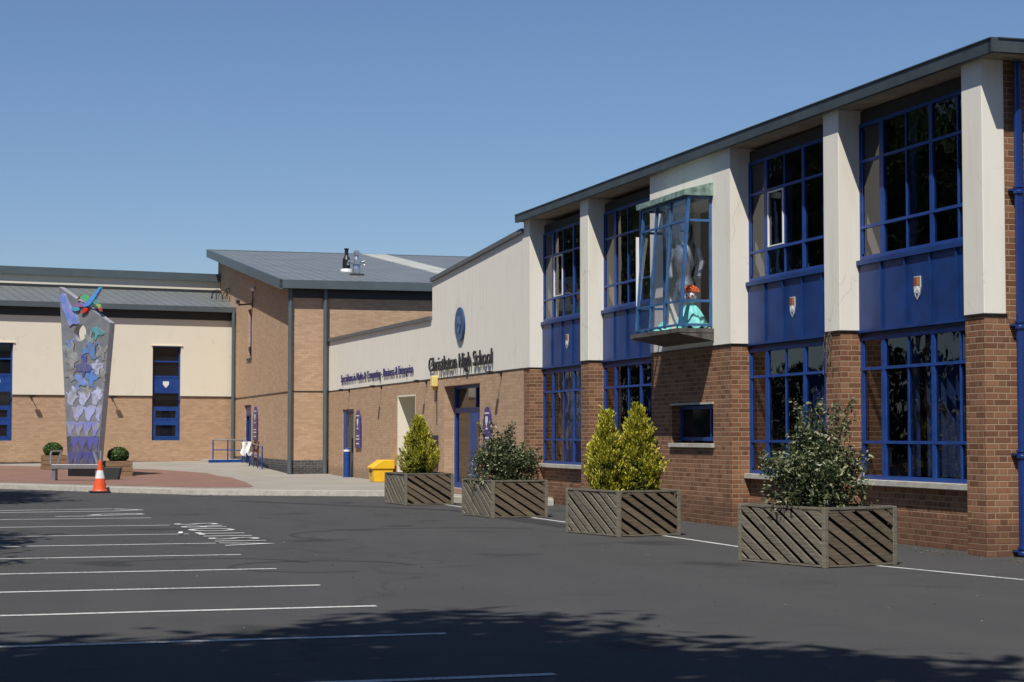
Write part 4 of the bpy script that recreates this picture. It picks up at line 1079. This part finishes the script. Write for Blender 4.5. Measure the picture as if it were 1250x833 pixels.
def leaf_cloud(n, fn, size, seed, flat=.0):
    r = random.Random(seed); g = MB()
    for _ in range(n):
        p, nrm = fn(r)
        p = Vector(p); d = Vector((r.gauss(0, 1), r.gauss(0, 1), r.gauss(0, 1))).normalized()*.8+Vector(nrm)*.9
        d.normalize(); a = d.orthogonal().normalized(); a.rotate(Matrix.Rotation(r.uniform(0, 2*PI), 3, d)); b_ = d.cross(a)
        s = size*r.uniform(.6, 1.3)
        g.face([p-a*s, p+b_*s*.45+d*s*.12, p+a*s, p-b_*s*.45+d*s*.12], uv=[(0, 0)]*4)
    return g
def topiary(x, y, label):
    t = thing('topiary_ball', (x, y, gz(y)+.46), 0, label, 'shrub', 'clipped green topiary balls in wooden boxes')
    def fn(r):
        v = Vector((r.gauss(0, 1), r.gauss(0, 1), r.gauss(0, 1))).normalized(); k = .32*r.uniform(.75, 1.06)
        return (v.x*k, v.y*k, .22+v.z*k*.75), v
    leaf_cloud(2200, fn, .05, int(x*10)).build('foliage', M_leafball, t)
    MB().tube([(0, 0, -.05), (0, 0, .3)], .03, 8).build('stem', M_bark, t)
def wbox(x, y, label, rz):
    t = thing('wooden_box', (x, y, gz(y)-.01), rz, label, 'planter', 'small wooden planter boxes beside the sculpture')
    b2 = MB()
    for k in range(3): b2.box(-.42, .42, -.42, .42, .01+k*.165, .16+k*.165)
    b2.build('box_sides', M_woodbox, t, bevel=.006)
    MB().box(-.38, .38, -.38, .38, .02, .505).build('soil', M_soil, t)
wbox(-16.05, 66.2, 'wooden planter box left of the sculpture', .35); topiary(-16.1, 66.2, 'round clipped bush in the wooden box left of the sculpture')
wbox(-12.6, 60.3, 'wooden planter box right of the sculpture', .35); topiary(-12.58, 60.3, 'round clipped bush in the wooden box right of the sculpture')
# cone
cn = thing('traffic_cone', (-10.32, 47.3, .0), .3, 'orange and white traffic cone at the kerb', 'traffic cone')
MB().box(-.25, .25, -.25, .25, 0, .05).build('base', M_black, cn, bevel=.01)
MB().lathe([(.19, .05), (.17, .09), (.118, .36), (.074, .56), (.04, .80), (.035, .81), (0, .81)], 20).build('cone_body', M_orange, cn)
MB().lathe([(.121, .36), (.077, .56)], 20).build('white_band', M_conewhite, cn)

wt = thing('wire_netting', (-10.95, 76.3, 6.95), RB, 'tangle of thin wire netting on the right end of the lower roof', 'netting')
for k in range(14):
    a = rnd.uniform(0, PI); L = rnd.uniform(.25, .6); x = rnd.uniform(-.1, 1.1)
    MB().tube([(x+L*.5*math.cos(q)*math.cos(a), L*.5*math.cos(q)*math.sin(a)-.4, .35*math.sin(q)*L*2.2) for q in lin(0, PI, 8)], .012, 4).build('wire', M_black, wt)
dv = thing('dead_creeper', W(4.18, .012, 2.3), RZ, 'dead creeper stems clinging to the top of the brick pier between the two nearest windows', 'creeper')
for k in range(7):
    x = rnd.uniform(-.1, .12); pts = [(x, .01, .58)]
    for q in range(6): x += rnd.uniform(-.05, .05); pts.append((x, .012+.01*(q % 2), .58-.1*(q+1)*rnd.uniform(.8, 1)))
    MB().tube(pts, .006, 4).build('stem', M_bark, dv)
lt = MB(); ball(lt, (0, 0, .03), .06, 6, sq=(.6, .45, .3), wob=.3)
tag(lt.build('crumpled_paper', M_white, smooth=True, loc=(-4.78, 27.3, .005)), 'small crumpled white paper lying by the painted letters', 'litter')

g = MB(); rr_ = random.Random(77)
def flake(x, y, z, s):
    a = rr_.uniform(0, PI); g.face([(x-s*math.cos(a), y-s*math.sin(a), z), (x+s*.4*math.sin(a), y-s*.4*math.cos(a), z+s*.3), (x+s*math.cos(a), y+s*math.sin(a), z), (x-s*.4*math.sin(a), y+s*.4*math.cos(a), z+s*.2)])
for k in range(900):
    q = W(rr_.uniform(-1, 17), abs(rr_.gauss(0, .16)) - .0); flake(q[0], q[1], .006, rr_.uniform(.006, .02))
for k in range(500):
    x = rr_.uniform(-14, -2.5); flake(x, kerb_y(x)-abs(rr_.gauss(0, .12)), .006, rr_.uniform(.01, .025))
for k in range(700):
    flake(rr_.uniform(-8, 5), rr_.uniform(14, 40), .005, rr_.uniform(.006, .018))
tag(g.build('leaf_litter', leafmat('dry_litter', [(0, (.05, .035, .02)), (.6, (.16, .12, .07)), (1, (.42, .38, .28))], .9, 0)), kind='stuff')
gu = thing('road_gully', (-7.4, 44.95, .004), .0, 'small iron gully grate in the tarmac against the kerb', 'drain')
MB().box(-.25, .25, -.2, .2, -.03, .004).build('frame', M_black, gu)
for k in range(6): MB().box(-.22, .22, -.17+k*.06, -.14+k*.06, .0045, .012).build('grate_bar', M_steel, gu)

# ------------------------------------------------------------------ planters
def clip(poly, x0, x1, z0, z1):
    def cl(P, ins, inter):
        out = []
        for i in range(len(P)):
            a, b_ = P[i-1], P[i]
            if ins(b_):
                if not ins(a): out.append(inter(a, b_))
                out.append(b_)
            elif ins(a): out.append(inter(a, b_))
        return out
    def ix(x): return lambda a, b_: (x, a[1]+(b_[1]-a[1])*(x-a[0])/(b_[0]-a[0]))
    def iz(z): return lambda a, b_: (a[0]+(b_[0]-a[0])*(z-a[1])/(b_[1]-a[1]), z)
    for ins, it in ((lambda p: p[0] >= x0, ix(x0)), (lambda p: p[0] <= x1, ix(x1)), (lambda p: p[1] >= z0, iz(z0)), (lambda p: p[1] <= z1, iz(z1))):
        if not poly: return []
        poly = cl(poly, ins, it)
    return poly
PL, PW_, PH = 1.46, 1.0, .655
def side_panel(L, seed, pitch, bw, ang=32, inv=False):
    """boards in a plane x in 0..L, z; outward is -y"""
    r = random.Random(seed); g = MB(); ta = math.tan(math.radians(ang)); vp = pitch/math.cos(math.radians(ang))
    z = -.05
    zz = 0
    while zz < PH+L*ta+.2:
        b0 = zz; b1 = zz+bw/math.cos(math.radians(ang))*r.uniform(.86, 1.05)
        tilt = r.uniform(-.02, .02)
        P = [(-.2, b0+.2*ta+tilt), (L+.2, b0-(L+.2)*ta-tilt), (L+.2, b1-(L+.2)*ta-tilt), (-.2, b1+.2*ta+tilt)]
        P = clip(P, .03, L-.03, .02+r.uniform(0, .02), PH-.018)
        if len(P) > 2:
            off = r.uniform(-.004, .006)
            g.prism(P, lambda u, v, t: (u, t+off, v), .0, -.022)
        zz += vp
    return g
def planter(front, dl, dr, label, seed):
    """front: ground corner nearest the camera, dl: unit direction of the long left face"""
    rz = math.atan2(-dl[1], -dl[0])           # local x runs from the left corner to the front corner
    ox, oy = front[0]+dl[0]*PL, front[1]+dl[1]*PL
    t = thing('timber_planter', (ox, oy, 0), rz, label, 'planter', 'large slatted timber planters along the school front')
    side_panel(PL, seed, .128, .090).build('side_panel', M_board, t)
    o = side_panel(PW_, seed+1, .125, .095).build('side_panel', M_board2, t, loc=(PL, 0, 0), rot=(0, 0, PI/2))
    side_panel(PL, seed+2, .112, .088).build('side_panel', M_board, t, loc=(PL, PW_, 0), rot=(0, 0, PI))
    side_panel(PW_, seed+3, .12, .095).build('side_panel', M_board2, t, loc=(0, PW_, 0), rot=(0, 0, -PI/2))
    for x, y in ((0, 0), (PL, 0), (PL, PW_), (0, PW_)):
        MB().box(x-.028, x+.028, y-.028, y+.028, 0, PH).build('post', M_board, t, bevel=.005)
    for z0, z1 in ((PH-.022, PH+.003), (.01, .03)):
        for q in ((.04, PL-.04, -.03, .02), (.04, PL-.04, PW_-.02, PW_+.03), (-.03, .02, .04, PW_-.04), (PL-.02, PL+.03, .04, PW_-.04)):
            MB().box(*q, z0, z1).build('rail', M_board, t)
    MB().box(.045, PL-.045, .045, PW_-.045, .02, PH-.06).build('liner', M_black, t)
    g = MB(); n = 14
    P = {(i, j): (.05+(PL-.1)*i/n, .05+(PW_-.1)*j/n, PH-.055+.02*math.sin(i*1.7+j)*math.cos(j*1.3)) for i in range(n+1) for j in range(n+1)}
    for i in range(n):
        for j in range(n): g.face([P[i, j], P[i+1, j], P[i+1, j+1], P[i, j+1]])
    g.build('soil', M_soil, t, smooth=True)
    a = Vector((-dl[0], -dl[1])); nrm = Vector((-a.y, a.x))
    c_ = Vector((ox, oy))+a*PL/2+nrm*PW_/2
    return c_
def unit(l): return (-math.cos(math.radians(l)), math.sin(math.radians(l)))
c4 = planter((3.41, 20.6), unit(58.5), None, 'slatted timber planter nearest the camera, holding the wide dark bush', 1)
c3 = planter((1.52, 26.85), unit(62), None, 'slatted timber planter holding the pair of golden conifers', 11)
c2 = planter((-.33, 32.9), unit(68), None, 'slatted timber planter holding the dark bush by the main entrance', 21)
c1 = planter((-2.185, 38.9), unit(70), None, 'slatted timber planter farthest from the camera, with a single golden conifer', 31)

def conifer(t, x, y, h, r0, seed, name_suffix=None, n=9000):
    """golden conifer: upright feathery sprays growing out of many small clumps"""
    R = random.Random(seed); g = MB(); lob = [(R.uniform(0, 2*PI), R.uniform(.1, .8), R.uniform(.55, 1.25)) for _ in range(18)]
    ncl = 420
    for k in range(ncl):
        tt = R.random()**.85; a = R.uniform(0, 2*PI)
        rr = r0*min(1, (1-tt)*1.45)**.95*(.70+.30*min(1, tt*4))
        for la, lz, lf_ in lob:
            d = abs((a-la+PI) % (2*PI)-PI)
            if d < .6 and abs(tt-lz) < .13: rr *= 1+(lf_-1)*(1-d/.6)
        if math.sin(a*3+tt*9+seed)*math.sin(tt*17+a*2) > .55 and R.random() < .8: continue
        rr *= R.uniform(.78, 1.06)*(1.16 if k % 8 == 0 else 1)
        c_ = Vector((x+rr*math.cos(a), y+rr*math.sin(a), max(.02, tt*h*.95)))
        axis = Vector((math.cos(a)*.55, math.sin(a)*.55, 1)).normalized()
        side = axis.cross(Vector((math.cos(a), math.sin(a), 0))).normalized()
        L = R.uniform(.08, .19); g.cur = 1 if R.random() < .13 else 0
        for q in range(n//ncl):
            f = R.random(); v = R.gauss(0, .028)*(1.2-f)*1.5
            p = c_+axis*(f-.35)*L*1.4+side*v+Vector((R.gauss(0, .014), R.gauss(0, .014), 0))
            d = (axis+side*v*9+Vector((R.gauss(0, .3), R.gauss(0, .3), R.gauss(0, .2)))).normalized()
            w = d.orthogonal().normalized(); w.rotate(Matrix.Rotation(R.uniform(0, 2*PI), 3, d)); s_ = .021*R.uniform(.6, 1.4)
            g.face([p-d*s_, p+w*s_*.42, p+d*s_*1.2, p-w*s_*.42], uv=[(0, 0)]*4)
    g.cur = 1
    for q in range(n//3):   # dark green fill painting the shade in the gaps between sprays
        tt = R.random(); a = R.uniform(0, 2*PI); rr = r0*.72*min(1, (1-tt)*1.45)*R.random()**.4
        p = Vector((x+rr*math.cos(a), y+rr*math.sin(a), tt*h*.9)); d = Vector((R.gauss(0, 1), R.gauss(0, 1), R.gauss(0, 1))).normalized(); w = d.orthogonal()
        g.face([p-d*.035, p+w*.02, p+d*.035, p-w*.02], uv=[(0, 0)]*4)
    return g
def bush(h, r0, seed, n=5200, spikes=10):
    R = random.Random(seed); stems = MB(); cl = []
    for k in range(64):
        a = R.uniform(0, 2*PI); tilt = R.uniform(.05, 1.0)**.8
        L = h*R.uniform(.65, 1.0)*(1-.28*tilt)
        top = Vector((r0*tilt*math.cos(a)*1.05, r0*tilt*math.sin(a)*1.05, max(.15, L*(1-.25*tilt))))
        if k < spikes: top = Vector((top.x*.7, top.y*.7, h*R.uniform(.88, 1.12)))
        mid = top*.5+Vector((R.uniform(-.05, .05), R.uniform(-.05, .05), .04))
        stems.tube([(0, 0, -.05), tuple(mid), tuple(top)], [.012, .008, .003], 5)
        for j in range(12):
            f = .25+.75*j/11; p = (mid*(f*2) if f < .5 else mid+(top-mid)*(f*2-1))
            cl.append((p, .10*(1.15-f*.65)))
    for k in range(260):
        a = R.uniform(0, 2*PI); q = R.uniform(.25, 1)**.6; zz = R.uniform(.0, .58)*h
        cl.append((Vector((r0*q*math.cos(a)*(1.0-.35*(zz/h)), r0*q*math.sin(a)*(1.0-.35*(zz/h)), zz)), .085))
    def fn(r):
        p, s = r.choice(cl); v = Vector((r.gauss(0, 1), r.gauss(0, 1), r.gauss(0, 1)))
        q = p+v*s*.62
        if q.z < -.02: q.z = -q.z*.3
        return q, v.normalized()*.4+Vector((0, 0, .6))
    return leaf_cloud(n, fn, .030, seed), stems
def shrub(c_, label, cat, kind):
    t = thing('conifer' if kind == 'conifer' else 'bush', (c_[0], c_[1], PH-.06), 0, label, cat); return t
t = shrub(c4, 'wide dark variegated bush with straggly shoots in the nearest timber planter', 'bush', 'b')
lf, sm_ = bush(1.10, .62, 5, 12500, 14); lf.build('foliage', M_leafdark, t); sm_.build('stems', M_bark, t)
t = shrub(c2, 'rounded dark bush with one tall shoot in the planter by the main entrance', 'bush', 'b')
lf, sm_ = bush(.98, .66, 9, 15000, 5); lf.build('foliage', M_leafdark, t); sm_.build('stems', M_bark, t)
t = shrub((c3[0]-.24, c3[1]-.06), 'left one of the pair of golden conifers in the third timber planter', 'conifer', 'conifer')
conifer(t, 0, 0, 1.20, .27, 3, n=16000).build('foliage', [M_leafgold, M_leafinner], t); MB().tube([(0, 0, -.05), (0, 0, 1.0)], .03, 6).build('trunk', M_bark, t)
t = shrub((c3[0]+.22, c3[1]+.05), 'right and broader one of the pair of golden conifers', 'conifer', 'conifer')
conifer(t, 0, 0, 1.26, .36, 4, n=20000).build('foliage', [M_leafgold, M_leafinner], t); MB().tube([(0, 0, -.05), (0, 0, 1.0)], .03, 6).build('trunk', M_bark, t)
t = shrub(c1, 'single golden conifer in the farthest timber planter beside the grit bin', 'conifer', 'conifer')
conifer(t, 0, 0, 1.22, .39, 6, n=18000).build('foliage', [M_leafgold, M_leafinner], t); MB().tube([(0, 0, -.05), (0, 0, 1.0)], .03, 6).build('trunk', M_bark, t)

# ------------------------------------------------------------------ trees around the car park (outside the frame: shade and reflections)
def tree_meshes(seed, H, R0, n=7000):
    R = random.Random(seed); tk = MB(); zc = H*.62
    tk.tube([(0, 0, -.1), (.05, .03, H*.25), (.0, .1, H*.55), (0, 0, H*.85)], [.32, .24, .15, .04], 10)
    cl = []
    for k in range(42):
        v = Vector((R.gauss(0, 1), R.gauss(0, 1), R.gauss(0, .9))).normalized()*R.uniform(.35, .95)
        c_ = Vector((v.x*R0, v.y*R0, zc+v.z*H*.36)); cl.append((c_, R.uniform(.8, 1.5)*R0/5))
        if k < 16: tk.tube([(0, 0, H*R.uniform(.3, .55)), tuple(c_*.5+Vector((0, 0, zc*.5+.2))), tuple(c_)], [.10, .06, .02], 6)
    def fn(r):
        c_, s = r.choice(cl); v = Vector([max(-1.7, min(1.7, r.gauss(0, q))) for q in (1, 1, .8)])
        return c_+v*s*.55, v.normalized()
    return tk.mesh('trunk', M_bark), leaf_cloud(n, fn, .22, seed+1).mesh('crown', M_leaftree)
tm = [tree_meshes(50, 15, 5.2, 11000), tree_meshes(60, 12, 4.2, 8000)]
tm.append(tree_meshes(70, 20, 6.3, 15000))
tl_ = [(-9.6, 2.6, 0, 1.0, 'tall broad tree behind the camera, left of the row'), (-2.6, 4.1, 0, 1.0, 'tall broad tree behind the camera, middle of the row'), (5.6, 2.1, 0, 1.05, 'tall broad tree behind the camera, right of the row'),
       (-4.5, -2.0, 0, 1.0, 'tall broad tree in the second row behind the camera, left'), (2.2, -2.0, 0, 1.0, 'tall broad tree in the second row behind the camera, right'),
       (-16, -.5, 0, 1.0, 'tall tree behind the camera at the far left end of the row'), (14, -1.5, 0, 1.0, 'tall tree behind the camera at the far right end of the row'),
       (-10.9, 19.0, 1, .9, 'medium tree at the left edge of the car park beside the bays'), (-15.6, 38.2, 1, 1.0, 'medium tree at the left edge of the car park near the kerb'),
       (-25.5, 50, 1, 1.1, 'medium tree left of the pavement'), (-27.5, 57.5, 0, 1.0, 'broad tree left of the end of the pale wing'), (-31, 65, 2, 1.0, 'very tall tree beside the end of the pale wing'), (-38, 73, 2, 1.05, 'very tall tree beyond the end of the pale wing'),
       (-27, 40, 0, 1.1, 'tall tree left of the parking bays'), (-37, 56, 2, 1.0, 'very tall tree well left of the pavement'), (-33, 88, 2, 1.0, 'very tall tree behind the pale wing, nearer one'), (-41, 98, 2, 1.1, 'very tall tree behind the pale wing, farther one'), (-24, 26, 0, 1.0, 'tall tree on the left side of the car park')]
for x, y, k, sc, lb in tl_:
    t = thing('broadleaf_tree', (x, y, 0), x*1.3, lb, 'tree', 'trees round the car park'); t.scale = (sc,)*3
    for nm_, me in (('trunk', tm[k][0]), ('crown', tm[k][1])):
        o = bpy.data.objects.new(nm_, me); C.objects.link(o); o.parent = t

hx0, hy0, hx1, hy1 = -24.2, 75, -56, 50
def hfn(r):
    t = r.random(); v = r.uniform(-1, 1); z = r.uniform(0, 4.6+.5*math.sin(t*23)+.3*math.sin(t*61))
    return (hx0+(hx1-hx0)*t+v*.8, hy0+(hy1-hy0)*t+v*.9, z), (r.gauss(0, .5), -.6, .3)
hdg = thing('hedge', (0, 0, 0), 0, 'unseen hedge added left of the pale wing to darken the window reflections', 'hedge')  # added out of view to keep bright sky out of the lower panes
leaf_cloud(16000, hfn, .28, 91).build('foliage', M_leaftree, hdg)

# ------------------------------------------------------------------ light, sky, camera
sc = bpy.context.scene
alt = math.radians(56.3); sdir = Vector((-.321, -.947, 0)).normalized()*math.cos(alt)+Vector((0, 0, math.sin(alt)))
sun = bpy.data.lights.new('sun', 'SUN'); sun.energy = 5.0; sun.angle = math.radians(.53); sun.color = (1, .955, .88)
so_ = bpy.data.objects.new('sun', sun); C.objects.link(so_); so_.rotation_euler = sdir.to_track_quat('Z', 'Y').to_euler()
so_.location = (0, -10, 60)
w = bpy.data.worlds.new('World'); sc.world = w; w.use_nodes = True
nt = w.node_tree; bg = nt.nodes['Background']; sk = nt.nodes.new('ShaderNodeTexSky'); sk.sky_type = 'NISHITA'
sk.sun_disc = False; sk.sun_elevation = alt; sk.sun_rotation = math.atan2(sdir.x, sdir.y)
sk.air_density = 1.0; sk.dust_density = .3; sk.ozone_density = 4; sk.altitude = 0
tint = mixc(nt, 1.0, sk.outputs[0], (.93, .99, 1.13), 'MULTIPLY'); nt.links.new(tint, bg.inputs[0]); bg.inputs[1].default_value = .074
cam = bpy.data.cameras.new('camera'); co = bpy.data.objects.new('camera', cam); C.objects.link(co)
co.location = (0, 0, 1.45); co.rotation_euler = (math.radians(90+2.85), 0, 0)
cam.sensor_width = 36; cam.lens = 2300/1250*36; cam.clip_start = .1; cam.clip_end = 2000
sc.camera = co
vs = sc.view_settings; vs.view_transform = 'Standard'; vs.look = 'None'; vs.exposure = .1; vs.gamma = 1; vs.use_curve_mapping = False
